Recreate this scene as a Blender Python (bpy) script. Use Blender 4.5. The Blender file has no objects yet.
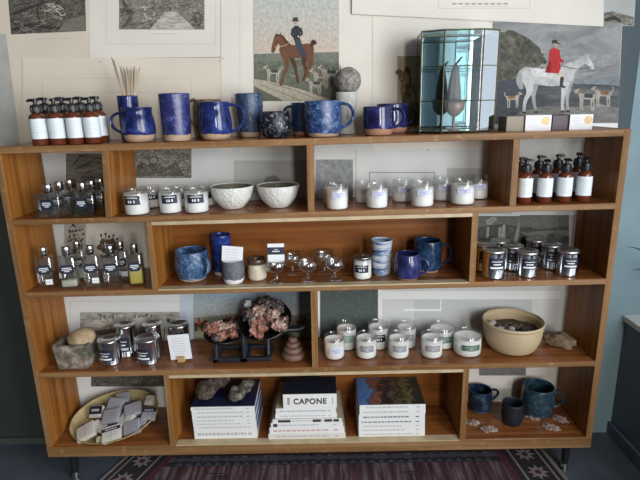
import bpy, bmesh, math, random
from mathutils import Vector, Matrix, noise
PI = math.pi
rnd = random.Random(7)
sc = bpy.context.scene
COL = sc.collection

# ---------------------------------------------------------------- camera model (photo frame 640x480)
LEG = 0.12                      # underside of the shelf unit above the floor
CAM = Vector((.9801, -1.5642, 1.1812 + LEG))
PITCH, YAW, ROLL, FPX = .2576, -.0057, -.0218, 518.23
FW = Vector((math.sin(YAW)*math.cos(PITCH), math.cos(YAW)*math.cos(PITCH), -math.sin(PITCH)))
_r = Vector((math.cos(YAW), -math.sin(YAW), 0)); _u = _r.cross(FW)
RT = math.cos(ROLL)*_r + math.sin(ROLL)*_u
UP = -math.sin(ROLL)*_r + math.cos(ROLL)*_u
def ray(u, v): return FW + RT*((u-320)/FPX) - UP*((v-240)/FPX)
def py(u, v, y):
    d = ray(u, v); return CAM + d*((y-CAM.y)/d.y)
def pz(u, v, z):
    d = ray(u, v); return CAM + d*((z-CAM.z)/d.z)
def pxx(u, v, x):
    d = ray(u, v); return CAM + d*((x-CAM.x)/d.x)
def mpp(P): return (Vector(P)-CAM).dot(FW)/FPX         # metres per photo pixel there

cd = bpy.data.cameras.new('camera'); cam = bpy.data.objects.new('camera', cd); COL.objects.link(cam)
M3 = Matrix((RT, UP, -FW)).transposed()
cam.matrix_world = Matrix.Translation(CAM) @ M3.to_4x4()
cd.sensor_width = 36; cd.lens = FPX*36/640; cd.clip_start = .02
sc.camera = cam

# ---------------------------------------------------------------- unit dimensions
W, D = 1.90, .231
BB = [LEG, LEG+.3118, LEG+.5998, LEG+.8415, LEG+1.0616]
TILT = [0, .0045, .0075, .0131, .0131]
TH = [.041, .0185, .0185, .0185, .0205]
def zbot(i, x): return BB[i] + TILT[i]*(x/W-.5)
def ztop(i, x): return zbot(i, x) + TH[i]

# ---------------------------------------------------------------- materials
MATS = {}
def nt(name):
    m = bpy.data.materials.new(name); m.use_nodes = True
    n = m.node_tree; b = n.nodes['Principled BSDF']
    return m, n, b
def rgba(c): return (c[0], c[1], c[2], 1)
def srgb(r, g, b):
    f = lambda c: (c/255/12.92) if c/255 <= .04045 else ((c/255+.055)/1.055)**2.4
    return (f(r), f(g), f(b))
def plain(name, c, rough=.5, metal=0, spec=.5, coat=0, bump=0, bscale=200, var=0, vscale=20):
    if name in MATS: return MATS[name]
    m, n, b = nt(name)
    b.inputs['Base Color'].default_value = rgba(c); b.inputs['Roughness'].default_value = rough
    b.inputs['Metallic'].default_value = metal; b.inputs['Specular IOR Level'].default_value = spec
    b.inputs['Coat Weight'].default_value = coat
    tc = n.nodes.new('ShaderNodeTexCoord')
    if var:
        no = n.nodes.new('ShaderNodeTexNoise'); no.inputs['Scale'].default_value = vscale; no.inputs['Detail'].default_value = 6
        mx = n.nodes.new('ShaderNodeMix'); mx.data_type = 'RGBA'
        mx.inputs['A'].default_value = rgba([max(0, k*(1-var)) for k in c]); mx.inputs['B'].default_value = rgba([min(1, k*(1+var)) for k in c])
        cr = n.nodes.new('ShaderNodeMapRange'); cr.inputs[1].default_value = .3; cr.inputs[2].default_value = .7
        n.links.new(tc.outputs['Object'], no.inputs['Vector']); n.links.new(no.outputs['Fac'], cr.inputs[0])
        n.links.new(cr.outputs[0], mx.inputs['Factor']); n.links.new(mx.outputs['Result'], b.inputs['Base Color'])
    if bump:
        no = n.nodes.new('ShaderNodeTexNoise'); no.inputs['Scale'].default_value = bscale; no.inputs['Detail'].default_value = 4
        bp = n.nodes.new('ShaderNodeBump'); bp.inputs['Strength'].default_value = bump; bp.inputs['Distance'].default_value = .004
        n.links.new(tc.outputs['Object'], no.inputs['Vector']); n.links.new(no.outputs['Fac'], bp.inputs['Height']); n.links.new(bp.outputs[0], b.inputs['Normal'])
    MATS[name] = m; return m
def ramp(n, fac, stops):
    r = n.nodes.new('ShaderNodeValToRGB'); e = r.color_ramp.elements
    while len(e) < len(stops): e.new(.5)
    for k, (p, c) in zip(e, stops): k.position = p; k.color = rgba(c)
    n.links.new(fac, r.inputs['Fac']); return r
def wood(name, axis, cols, rough=.38, scale=9., wear=None, spec=.18):
    if name in MATS: return MATS[name]
    m, n, b = nt(name)
    tc = n.nodes.new('ShaderNodeTexCoord'); mp = n.nodes.new('ShaderNodeMapping')
    s = [scale*4]*3; s['xyz'.index(axis)] = scale*.12
    mp.inputs['Scale'].default_value = s
    n.links.new(tc.outputs['Object'], mp.inputs['Vector'])
    a = n.nodes.new('ShaderNodeTexNoise'); a.inputs['Scale'].default_value = 1; a.inputs['Detail'].default_value = 7; a.inputs['Roughness'].default_value = .65; a.inputs['Distortion'].default_value = .4
    n.links.new(mp.outputs[0], a.inputs['Vector'])
    r = ramp(n, a.outputs['Fac'], [(.28, cols[0]), (.47, cols[1]), (.66, cols[2])])
    out = r.outputs['Color']
    if wear:
        w = n.nodes.new('ShaderNodeTexNoise'); w.inputs['Scale'].default_value = 26; w.inputs['Detail'].default_value = 8; w.inputs['Roughness'].default_value = .7
        n.links.new(tc.outputs['Object'], w.inputs['Vector'])
        mr = n.nodes.new('ShaderNodeMapRange'); mr.inputs[1].default_value = .55; mr.inputs[2].default_value = .72
        n.links.new(w.outputs['Fac'], mr.inputs[0])
        mx = n.nodes.new('ShaderNodeMix'); mx.data_type = 'RGBA'; mx.inputs['B'].default_value = rgba(wear)
        n.links.new(mr.outputs[0], mx.inputs['Factor']); n.links.new(out, mx.inputs['A']); out = mx.outputs['Result']
    n.links.new(out, b.inputs['Base Color']); b.inputs['Roughness'].default_value = rough; b.inputs['Specular IOR Level'].default_value = spec
    bp = n.nodes.new('ShaderNodeBump'); bp.inputs['Strength'].default_value = .12; bp.inputs['Distance'].default_value = .002
    n.links.new(a.outputs['Fac'], bp.inputs['Height']); n.links.new(bp.outputs[0], b.inputs['Normal'])
    MATS[name] = m; return m
def thin_glass(name, tint=(.97, .98, .98), blend=.12, rough=.02, refl=(1, 1, 1)):
    if name in MATS: return MATS[name]
    m = bpy.data.materials.new(name); m.use_nodes = True; n = m.node_tree; n.nodes.clear()
    o = n.nodes.new('ShaderNodeOutputMaterial'); t = n.nodes.new('ShaderNodeBsdfTransparent'); g = n.nodes.new('ShaderNodeBsdfGlossy')
    t.inputs[0].default_value = rgba(tint); g.inputs['Roughness'].default_value = rough; g.inputs['Color'].default_value = rgba(refl)
    l = n.nodes.new('ShaderNodeLayerWeight'); l.inputs['Blend'].default_value = .5
    pw = n.nodes.new('ShaderNodeMath'); pw.operation = 'POWER'; pw.inputs[1].default_value = 4; n.links.new(l.outputs['Facing'], pw.inputs[0])
    ad = n.nodes.new('ShaderNodeMath'); ad.operation = 'MULTIPLY_ADD'; ad.inputs[1].default_value = .55; ad.inputs[2].default_value = blend*.35; n.links.new(pw.outputs[0], ad.inputs[0])
    x = n.nodes.new('ShaderNodeMixShader')
    n.links.new(ad.outputs[0], x.inputs[0]); n.links.new(t.outputs[0], x.inputs[1]); n.links.new(g.outputs[0], x.inputs[2]); n.links.new(x.outputs[0], o.inputs[0])
    MATS[name] = m; return m
def glaze(name, c1, c2, clay, zline, c3=None, rough=.12, scale=40, bump=.25, wob=.006, claytop=None):
    """mottled glaze over a bare clay foot; the glaze stops at a wavering line zline above the base"""
    if name in MATS: return MATS[name]
    m, n, b = nt(name)
    tc = n.nodes.new('ShaderNodeTexCoord')
    no = n.nodes.new('ShaderNodeTexNoise'); no.inputs['Scale'].default_value = scale; no.inputs['Detail'].default_value = 8; no.inputs['Roughness'].default_value = .7; no.inputs['Distortion'].default_value = .6
    n.links.new(tc.outputs['Object'], no.inputs['Vector'])
    st = [(.38, c1), (.55, c2)] + ([(.69, c3)] if c3 else [])
    r = ramp(n, no.outputs['Fac'], st)
    sp = n.nodes.new('ShaderNodeSeparateXYZ'); n.links.new(tc.outputs['Object'], sp.inputs[0])
    n2 = n.nodes.new('ShaderNodeTexNoise'); n2.inputs['Scale'].default_value = 35; n.links.new(tc.outputs['Object'], n2.inputs['Vector'])
    ma = n.nodes.new('ShaderNodeMath'); ma.operation = 'MULTIPLY_ADD'; ma.inputs[1].default_value = wob*2; n.links.new(n2.outputs['Fac'], ma.inputs[0]); n.links.new(sp.outputs['Z'], ma.inputs[2])
    gt = n.nodes.new('ShaderNodeMapRange'); gt.inputs[1].default_value = zline+wob-.0008; gt.inputs[2].default_value = zline+wob+.0008
    n.links.new(ma.outputs[0], gt.inputs[0])
    mx = n.nodes.new('ShaderNodeMix'); mx.data_type = 'RGBA'; mx.inputs['A'].default_value = rgba(clay)
    n.links.new(gt.outputs[0], mx.inputs['Factor']); n.links.new(r.outputs['Color'], mx.inputs['B']); n.links.new(mx.outputs['Result'], b.inputs['Base Color'])
    rr = n.nodes.new('ShaderNodeMapRange'); rr.inputs[3].default_value = .75; rr.inputs[4].default_value = rough
    n.links.new(gt.outputs[0], rr.inputs[0]); n.links.new(rr.outputs[0], b.inputs['Roughness'])
    bp = n.nodes.new('ShaderNodeBump'); bp.inputs['Strength'].default_value = bump; bp.inputs['Distance'].default_value = .003
    n.links.new(no.outputs['Fac'], bp.inputs['Height']); n.links.new(bp.outputs[0], b.inputs['Normal'])
    MATS[name] = m; return m
def mottle(name, stops, scale=30, rough=.8, bump=.5, detail=8, mapping=(1, 1, 1), dist=.5, bdist=.004):
    if name in MATS: return MATS[name]
    m, n, b = nt(name)
    tc = n.nodes.new('ShaderNodeTexCoord'); mp = n.nodes.new('ShaderNodeMapping'); mp.inputs['Scale'].default_value = mapping
    n.links.new(tc.outputs['Object'], mp.inputs['Vector'])
    no = n.nodes.new('ShaderNodeTexNoise'); no.inputs['Scale'].default_value = scale; no.inputs['Detail'].default_value = detail; no.inputs['Roughness'].default_value = .68; no.inputs['Distortion'].default_value = dist
    n.links.new(mp.outputs[0], no.inputs['Vector'])
    r = ramp(n, no.outputs['Fac'], stops); n.links.new(r.outputs['Color'], b.inputs['Base Color']); b.inputs['Roughness'].default_value = rough
    if bump:
        bp = n.nodes.new('ShaderNodeBump'); bp.inputs['Strength'].default_value = bump; bp.inputs['Distance'].default_value = bdist
        n.links.new(no.outputs['Fac'], bp.inputs['Height']); n.links.new(bp.outputs[0], b.inputs['Normal'])
    MATS[name] = m; return m

OR = [(.13, .040, .007), (.29, .108, .020), (.42, .18, .042)]
WX = wood('teak_along', 'x', [(.10, .030, .009), (.22, .073, .020), (.34, .128, .039)], rough=.24, spec=.42)
WZ = wood('teak_upright', 'z', OR, rough=.36, scale=7)
WE = wood('teak_edge_along', 'x', [(.125, .058, .021), (.215, .113, .046), (.31, .182, .088)], rough=.45, wear=(.36, .24, .125))
WEZ = wood('teak_edge_upright', 'z', [(.125, .058, .021), (.21, .108, .043), (.30, .17, .078)], rough=.45, wear=(.32, .20, .10))
WB = wood('teak_back', 'x', [(.12, .036, .008), (.22, .074, .016), (.30, .115, .030)], rough=.4, scale=5)
CREAM = plain('cream_track', (.46, .36, .22), .5, var=.15)
BLACK = plain('black_metal', (.012, .012, .014), .35)
CHROME = plain('chrome', (.80, .81, .83), .20, 1)
STEEL = plain('tin_steel', (.70, .71, .73), .14, 1)
BRASS = plain('brass', (.20, .165, .085), .35, 1)
GLASS = thin_glass('clear_glass', (.955, .965, .965), .16)
CRYSTAL = thin_glass('crystal_glass', (.92, .935, .94), .42)
PGLASS = thin_glass('perfume_glass', (.95, .96, .96), .62)
WAX = plain('white_wax', (.80, .78, .74), .45)
NAVY = plain('navy_label', (.012, .016, .038), .5)
INKW = plain('white_ink', (.78, .78, .78), .6)
INKG = plain('grey_ink', (.44, .45, .46), .7)
WHITE = plain('white_paper', (.78, .79, .80), .6)
PLBL = plain('pale_blue_white_label', (.70, .75, .78), .5)
AMBER = plain('amber_glass', (.115, .027, .011), .08, coat=.5)
PUMP = plain('black_plastic', (.010, .012, .016), .28)

# ---------------------------------------------------------------- mesh helpers
def finish(name, bm, mats, parent=None, loc=None, smooth=True, sharp=40):
    if isinstance(mats, bpy.types.Material): mats = [mats]
    if smooth:
        lim = math.radians(sharp)
        for e in bm.edges:
            e.smooth = not (len(e.link_faces) == 2 and e.calc_face_angle(0) > lim)
        for f in bm.faces: f.smooth = True
    me = bpy.data.meshes.new(name); bm.to_mesh(me); bm.free()
    for m in mats: me.materials.append(m)
    o = bpy.data.objects.new(name, me); COL.objects.link(o)
    if parent: o.parent = parent
    if loc is not None: o.location = loc
    return o
def tag(o, label, cat, group=None, kind=None):
    o['label'] = label; o['category'] = cat
    if group: o['group'] = group
    if kind: o['kind'] = kind
    return o
def thing(name, label, cat, loc, rz=0, group=None, tilt=None):
    o = bpy.data.objects.new(name, None); COL.objects.link(o); o.empty_display_size = .02
    o.location = loc; o.rotation_euler = (tilt or (0, 0, 0)) if tilt else (0, 0, rz)
    return tag(o, label, cat, group)
def box(bm, x0, x1, y0, y1, z0, z1, mi=0, bev=0, seg=2):
    vs = [bm.verts.new((x, y, z)) for x in (x0, x1) for y in (y0, y1) for z in (z0, z1)]
    F = [(0, 1, 3, 2), (4, 6, 7, 5), (0, 4, 5, 1), (2, 3, 7, 6), (0, 2, 6, 4), (1, 5, 7, 3)]
    fs = [bm.faces.new([vs[i] for i in f]) for f in F]
    for f in fs: f.material_index = mi
    if bev:
        es = list({e for f in fs for e in f.edges})
        r = bmesh.ops.bevel(bm, geom=es, offset=bev, segments=seg, affect='EDGES', profile=.6)
        for f in r['faces']: f.material_index = mi
    return vs, fs
def hexa(bm, P, mi=0):
    """P: 8 points ordered like box"""
    vs = [bm.verts.new(p) for p in P]
    F = [(0, 1, 3, 2), (4, 6, 7, 5), (0, 4, 5, 1), (2, 3, 7, 6), (0, 2, 6, 4), (1, 5, 7, 3)]
    fs = [bm.faces.new([vs[i] for i in f]) for f in F]
    for f in fs: f.material_index = mi
    bmesh.ops.recalc_face_normals(bm, faces=fs)
    return fs
def lathe(bm, prof, seg=36, mi=0, c=(0, 0), sx=1, sy=1):
    rings = []
    for r, z in prof:
        if r < 1e-6: rings.append([bm.verts.new((c[0], c[1], z))])
        else: rings.append([bm.verts.new((c[0]+sx*r*math.cos(2*PI*k/seg), c[1]+sy*r*math.sin(2*PI*k/seg), z)) for k in range(seg)])
    for a, b in zip(rings, rings[1:]):
        for k in range(seg):
            j = (k+1) % seg
            if len(a) == 1 and len(b) == 1: continue
            if len(a) == 1: f = bm.faces.new((a[0], b[j], b[k]))
            elif len(b) == 1: f = bm.faces.new((a[k], a[j], b[0]))
            else: f = bm.faces.new((a[k], a[j], b[j], b[k]))
            f.material_index = mi
    return rings
def tube(bm, path, rad, seg=10, mi=0, cap=True, flat=1.0, up=None):
    P = [Vector(p) for p in path]; n = len(P); rings = []
    R = rad if isinstance(rad, (list, tuple)) else [rad]*n
    prev = None
    for i, p in enumerate(P):
        t = (P[min(i+1, n-1)]-P[max(i-1, 0)]).normalized()
        if up is not None: a = t.cross(Vector(up)).normalized()
        elif prev is None:
            a = t.cross(Vector((0, 0, 1)) if abs(t.z) < .9 else Vector((1, 0, 0))).normalized()
        else: a = (prev - t*prev.dot(t)).normalized()
        prev = a; b = t.cross(a)
        rings.append([bm.verts.new(p + a*(R[i]*flat*math.cos(2*PI*k/seg)) + b*(R[i]*math.sin(2*PI*k/seg))) for k in range(seg)])
    fs = []
    for a, b in zip(rings, rings[1:]):
        for k in range(seg):
            fs.append(bm.faces.new((a[k], a[(k+1) % seg], b[(k+1) % seg], b[k])))
    if cap: fs.append(bm.faces.new(rings[0][::-1])); fs.append(bm.faces.new(rings[-1]))
    for f in fs: f.material_index = mi
    bmesh.ops.recalc_face_normals(bm, faces=fs)
def patch(bm, r, z0, z1, ac, aw, mi=0, n=10):
    """curved label patch on a cylinder of radius r, centred at angle ac (radians), width aw"""
    lo, hi = [], []
    for k in range(n+1):
        a = ac - aw/2 + aw*k/n
        lo.append(bm.verts.new((r*math.cos(a), r*math.sin(a), z0))); hi.append(bm.verts.new((r*math.cos(a), r*math.sin(a), z1)))
    for k in range(n):
        f = bm.faces.new((lo[k], lo[k+1], hi[k+1], hi[k])); f.material_index = mi
def quad(bm, x0, x1, z0, z1, y, mi=0):
    f = bm.faces.new([bm.verts.new((x0, y, z0)), bm.verts.new((x1, y, z0)), bm.verts.new((x1, y, z1)), bm.verts.new((x0, y, z1))]); f.material_index = mi
def rock(size, seed, amp=.25, freq=1.6, sub=3, flat=0):
    bm = bmesh.new(); bmesh.ops.create_icosphere(bm, subdivisions=sub, radius=1)
    off = Vector((seed*3.17, seed*1.31, seed*2.7))
    for v in bm.verts:
        p = v.co.copy(); d = noise.fractal(p*freq+off, 1.0, 2.0, 4)*amp
        p = p*(1+d)
        if flat: p.z = max(p.z, -flat)
        v.co = Vector((p.x*size[0], p.y*size[1], p.z*size[2]))
    zm = min(v.co.z for v in bm.verts)
    for v in bm.verts: v.co.z -= zm
    return bm
def vessel(bm, prof, r, h, t=.004, seg=40, floor=.006, mi=0):
    """prof: (radius fraction, height fraction) from foot to lip -> a walled pot with a rounded lip"""
    P = [(a*r, b*h) for a, b in prof]
    sm = []
    for i in range(len(P)-1):                                  # Catmull-Rom through the points
        p0 = P[max(i-1, 0)]; p1 = P[i]; p2 = P[i+1]; p3 = P[min(i+2, len(P)-1)]
        for k in range(5):
            s = k/5
            sm.append(tuple(.5*((2*p1[j])+(-p0[j]+p2[j])*s+(2*p0[j]-5*p1[j]+4*p2[j]-p3[j])*s*s+(-p0[j]+3*p1[j]-3*p2[j]+p3[j])*s**3) for j in (0, 1)))
    sm.append(P[-1])
    out = [(0, .0015), (sm[0][0]*.82, .0015), (sm[0][0]*.9, 0)] + sm
    lip = [(sm[-1][0]-t*.25, h+t*.35), (sm[-1][0]-t*.75, h+t*.35)]
    inn = [(max(a-t, .001), b) for a, b in reversed(sm) if b > floor]
    out += lip + inn + [(max(inn[-1][0]*.8, .001), floor), (0, floor)]
    lathe(bm, out, seg, mi)
def handle(bm, r_hi, z_hi, r_lo, z_lo, reach, rad, ang, flat=1.5, rise=.0, n=16):
    pts = []
    A = Vector((math.cos(ang), math.sin(ang), 0))
    p0 = Vector((r_hi, 0, z_hi)); p1 = Vector((reach, 0, z_hi+rise)); p2 = Vector((reach*1.02, 0, z_lo+(z_hi-z_lo)*.15)); p3 = Vector((r_lo, 0, z_lo))
    for k in range(n+1):
        t = k/n; q = p0*(1-t)**3+p1*3*t*(1-t)**2+p2*3*t*t*(1-t)+p3*t**3
        pts.append(Vector((A.x*q.x, A.y*q.x, q.z)))
    side = Vector((-A.y, A.x, 0))
    P = pts; rings = []; fs = []
    for i, p in enumerate(P):
        t = (P[min(i+1, n)]-P[max(i-1, 0)]).normalized(); b = t.cross(side)
        k2 = 1.25 if i in (0, n) else 1
        rings.append([bm.verts.new(p + side*(rad*flat*k2*math.cos(2*PI*k/12)) + b*(rad*k2*math.sin(2*PI*k/12))) for k in range(12)])
    for a, b in zip(rings, rings[1:]):
        for k in range(12): fs.append(bm.faces.new((a[k], a[(k+1) % 12], b[(k+1) % 12], b[k])))
    fs.append(bm.faces.new(rings[0])); fs.append(bm.faces.new(rings[-1]))
    bmesh.ops.recalc_face_normals(bm, faces=fs)

# ---------------------------------------------------------------- placing: seat an upright object on a board
def seat(b, u, vb, vt, w, kb=.9, kt=1., y=None):
    """centre x,y, base z, height, radius of an upright round object seen at column u, foot row vb, rim row vt, width w pixels"""
    vb += .7; vt -= .7                                       # soft edges in the photograph read a little short
    x = 1.0
    for _ in range(4):
        P = pz(u, vb, ztop(b, x)); x = P.x
    r = w*mpp(P)/2
    yc = y if y is not None else min(max(P.y + r*kb, .004+r), D-r-.004)
    for _ in range(3):
        Q = py(u, (vb+vt)/2, yc); r = w*mpp(Q)/2
        if y is None: yc = min(max(P.y + r*kb, .004+r), D-r-.004)
    z = ztop(b, Q.x) + .0011
    h = py(u, vt, yc).z - z
    yr = yc + r*kt if CAM.z > z+h else yc - r*kt
    h = py(u, vt, yr).z - z
    return Q.x, yc, z, h, r
def aim(x, y): return math.atan2(CAM.y-y, CAM.x-x)          # direction from a spot to the camera
def toward(x, y, k=.5):                                      # partly turned towards the viewer
    return -PI/2 + k*(aim(x, y)+PI/2)

# ================================================================ THE ROOM
YW = .252; XR = 2.115; ZS = .508; CEIL = 2.75; XL = -1.7; YF = -4.2
PAINT_G = plain('dark_green_wall_paint', (.040, .050, .044), .6, var=.12, vscale=6)
PAINT_T = plain('teal_wall_paint', (.205, .30, .33), .55, var=.06, vscale=9, bump=.1, bscale=90)
PAINT_N = plain('navy_panel_paint', (.105, .14, .19), .45, var=.08, vscale=8)
STRIP_D = plain('dark_teal_strip', (.035, .055, .068), .45)
PLASTER = plain('grey_plaster', (.26, .25, .235), .8)
CONC = mottle('blue_grey_concrete', [(.3, (.050, .060, .078)), (.5, (.075, .088, .11)), (.7, (.105, .12, .145))], 6, .5, .1)
SILLW = plain('white_sill_paint', (.62, .64, .64), .4)
def struct(name, fn, mat, smooth=False):
    bm = bmesh.new(); fn(bm); o = finish(name, bm, mat, smooth=smooth); o['kind'] = 'structure'; return o
struct('floor', lambda b: box(b, XL-.1, XR+.5, YF-.1, YW+.12, -.1, 0), CONC)
struct('wall_back', lambda b: box(b, XL-.1, 2.035, YW, YW+.12, 0, CEIL), PAINT_G)
struct('wall_corner', lambda b: box(b, 2.035, XR+.32, YW, YW+.12, 0, CEIL), PAINT_T)
struct('dark_strip', lambda b: box(b, 1.962, 2.035, YW-.012, YW, .0, CEIL, bev=.002), STRIP_D)  # narrow dark teal strip up the back wall, right of the papers
struct('wall_right', lambda b: (box(b, XR, XR+.22, YF, YW, 0, ZS-.022), box(b, XR, XR+.22, YF, YW, 2.25, CEIL), box(b, XR, XR+.22, YF, -4.0, ZS-.022, 2.25)), PAINT_N)
struct('trim_2', lambda b: box(b, XR-.012, XR+.21, -4.0, YW, ZS-.022, ZS, bev=.003), SILLW)
struct('baseboard_right', lambda b: box(b, XR-.014, XR, YF, YW, 0, .052, bev=.004), PAINT_N)
struct('baseboard_left', lambda b: box(b, XL, -.02, YW-.012, YW, 0, .03, bev=.003), plain('grey_green_skirting', (.065, .075, .07), .5))
struct('wall_left', lambda b: box(b, XL-.1, XL, YF, YW, 0, CEIL), PAINT_G)
struct('ceiling', lambda b: box(b, XL-.1, XR+.22, YF, YW+.12, CEIL, CEIL+.1), PLASTER)
struct('wall_front', lambda b: (box(b, XL, XR, YF-.1, YF, 0, .7), box(b, XL, XR, YF-.1, YF, 2.4, CEIL), box(b, XL, 1.75, YF-.1, YF, .7, 2.4)), PLASTER)
def win(b):
    for y in (-3.98, -2.0, -.05): box(b, XR+.17, XR+.21, y-.025, y+.025, ZS, 2.25)
    for z in (ZS+.02, 2.23): box(b, XR+.17, XR+.21, -4.0, -.02, z-.02, z+.02)
struct('window_1', win, SILLW)

# ---- daylight through the side window and the shop front, lamps in the room
def area(name, loc, size, rot, power, col):
    l = bpy.data.lights.new(name, 'AREA'); l.shape = 'RECTANGLE'; l.size, l.size_y = size; l.energy = power; l.color = col
    o = bpy.data.objects.new(name, l); COL.objects.link(o); o.location = loc; o.rotation_euler = rot; return o
area('daylight_side_window', (XR+.20, -2.02, 1.39), (3.9, 1.66), (0, PI/2, 0), 165, (.93, .97, 1.0))
area('daylight_shop_front', (1.93, YF-.03, 1.6), (.32, 1.6), (PI/2, 0, 0), 45, (1.0, .96, .91))
wd = bpy.data.worlds.new('world'); sc.world = wd; wd.use_nodes = True
wd.node_tree.nodes['Background'].inputs[0].default_value = (.75, .87, 1.0, 1); wd.node_tree.nodes['Background'].inputs[1].default_value = 1.0

# ================================================================ THE SHELF UNIT
unit = thing('shelf_unit', 'low wooden shelf unit with staggered open compartments standing before the papered wall', 'shelf unit', (W/2, D/2, 0))
def put(name, bm, mats, **k):
    """a part of the unit, modelled in room coordinates"""
    bmesh.ops.translate(bm, verts=bm.verts, vec=(-W/2, -D/2, 0))
    return finish(name, bm, mats, parent=unit, smooth=False, **k)
def facing(fs, front):
    for f in fs:
        f.normal_update()
        if f.normal.y < -.8: f.material_index = front
def board(i, x0, x1, name):
    bm = bmesh.new(); z = lambda f, x: f(i, x)
    fs = hexa(bm, [(x, y, f(i, x)) for x in (x0, x1) for y in (0, D) for f in (zbot, ztop)])
    facing(fs, 1)
    bmesh.ops.bevel(bm, geom=[e for e in bm.edges], offset=.0012, segments=1, affect='EDGES')
    return put(name, bm, [WX, WE])
def upright(xb, xt, zb_, zt_, t, name, y1=D):
    bm = bmesh.new()
    fs = hexa(bm, [(x+s*t/2, y, zz) for s in (-1, 1) for y in (0.001, y1) for x, zz in ((xb, zb_), (xt, zt_))])
    facing(fs, 1)
    bmesh.ops.bevel(bm, geom=[e for e in bm.edges], offset=.001, segments=1, affect='EDGES')
    return put(name, bm, [WZ, WEZ])
TS = .020
board(0, 0, W, 'base_board')
for i in (1, 2, 3): board(i, TS, W-TS, 'shelf')
board(4, 0, W-.021, 'top_board')
upright(TS/2, TS/2, ztop(0, 0), zbot(4, 0), TS, 'side_panel')
upright(W-.0105, W-.0105, ztop(0, W), ztop(4, W), .021, 'side_panel')
# dividers from the photograph: (level, top u,v, bottom u,v)
DIVS = [(3, 104.5, 152, 109, 219), (3, 309.8, 146, 311, 210), (3, 517.3, 140, 513, 203),
        (2, 148.5, 226, 155, 287), (2, 475.5, 214, 472, 281), (1, 313.6, 290, 315, 366),
        (0, 166.2, 377, 172.8, 446), (0, 466.4, 369.5, 462.4, 441)]
DX = []
for i, u0, v0, u1, v1 in DIVS:
    xt, xb = py(u0, v0, 0).x, py(u1, v1, 0).x
    DX.append((xb+xt)/2)
    upright(xb, xt, ztop(i, xb), zbot(i+1, xt), .020, 'divider')
def track(i, x0, x1, top):
    bm = bmesh.new()
    if top: P = [(x, y, zbot(i, x)-d) for x in (x0, x1) for y in (-.001, .018) for d in (.011, 0)]
    else: P = [(x, y, ztop(i, x)+d) for x in (x0, x1) for y in (-.0006, .030) for d in (-.004, .0004)]
    hexa(bm, P); o = put('door_track', bm, CREAM); o['label'] = 'cream wooden sliding door track'
for i, a, b in ((2, 3, 4), (0, 6, 7)):
    x0, x1 = DX[a]+.010, DX[b]-.010
    track(i+1, x0, x1, True); track(i, x0, x1, False)
    bm = bmesh.new(); hexa(bm, [(x, y, f(x)) for x in (x0-.01, x1+.01) for y in (D-.012, D-.004) for f in (lambda q: ztop(i, q), lambda q: zbot(i+1, q))])
    put('back_panel', bm, WB)
for x in (.062, W-.062):
    for y in (.045, D-.045):
        bm = bmesh.new(); lathe(bm, [(0, LEG), (.017, LEG), (.011, .022), (0, .022)], 20)
        bmesh.ops.translate(bm, verts=bm.verts, vec=(x-W/2, y-D/2, 0))
        lg = finish('leg', bm, BLACK, parent=unit)
        bm = bmesh.new(); lathe(bm, [(0, .026), (.0115, .026), (.0115, .006), (.015, .004), (.015, 0), (0, 0)], 20)
        bmesh.ops.translate(bm, verts=bm.verts, vec=(x-W/2, y-D/2, 0))
        f = finish('foot_cap', bm, CHROME, parent=lg); f['label'] = 'chrome foot cap'

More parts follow.
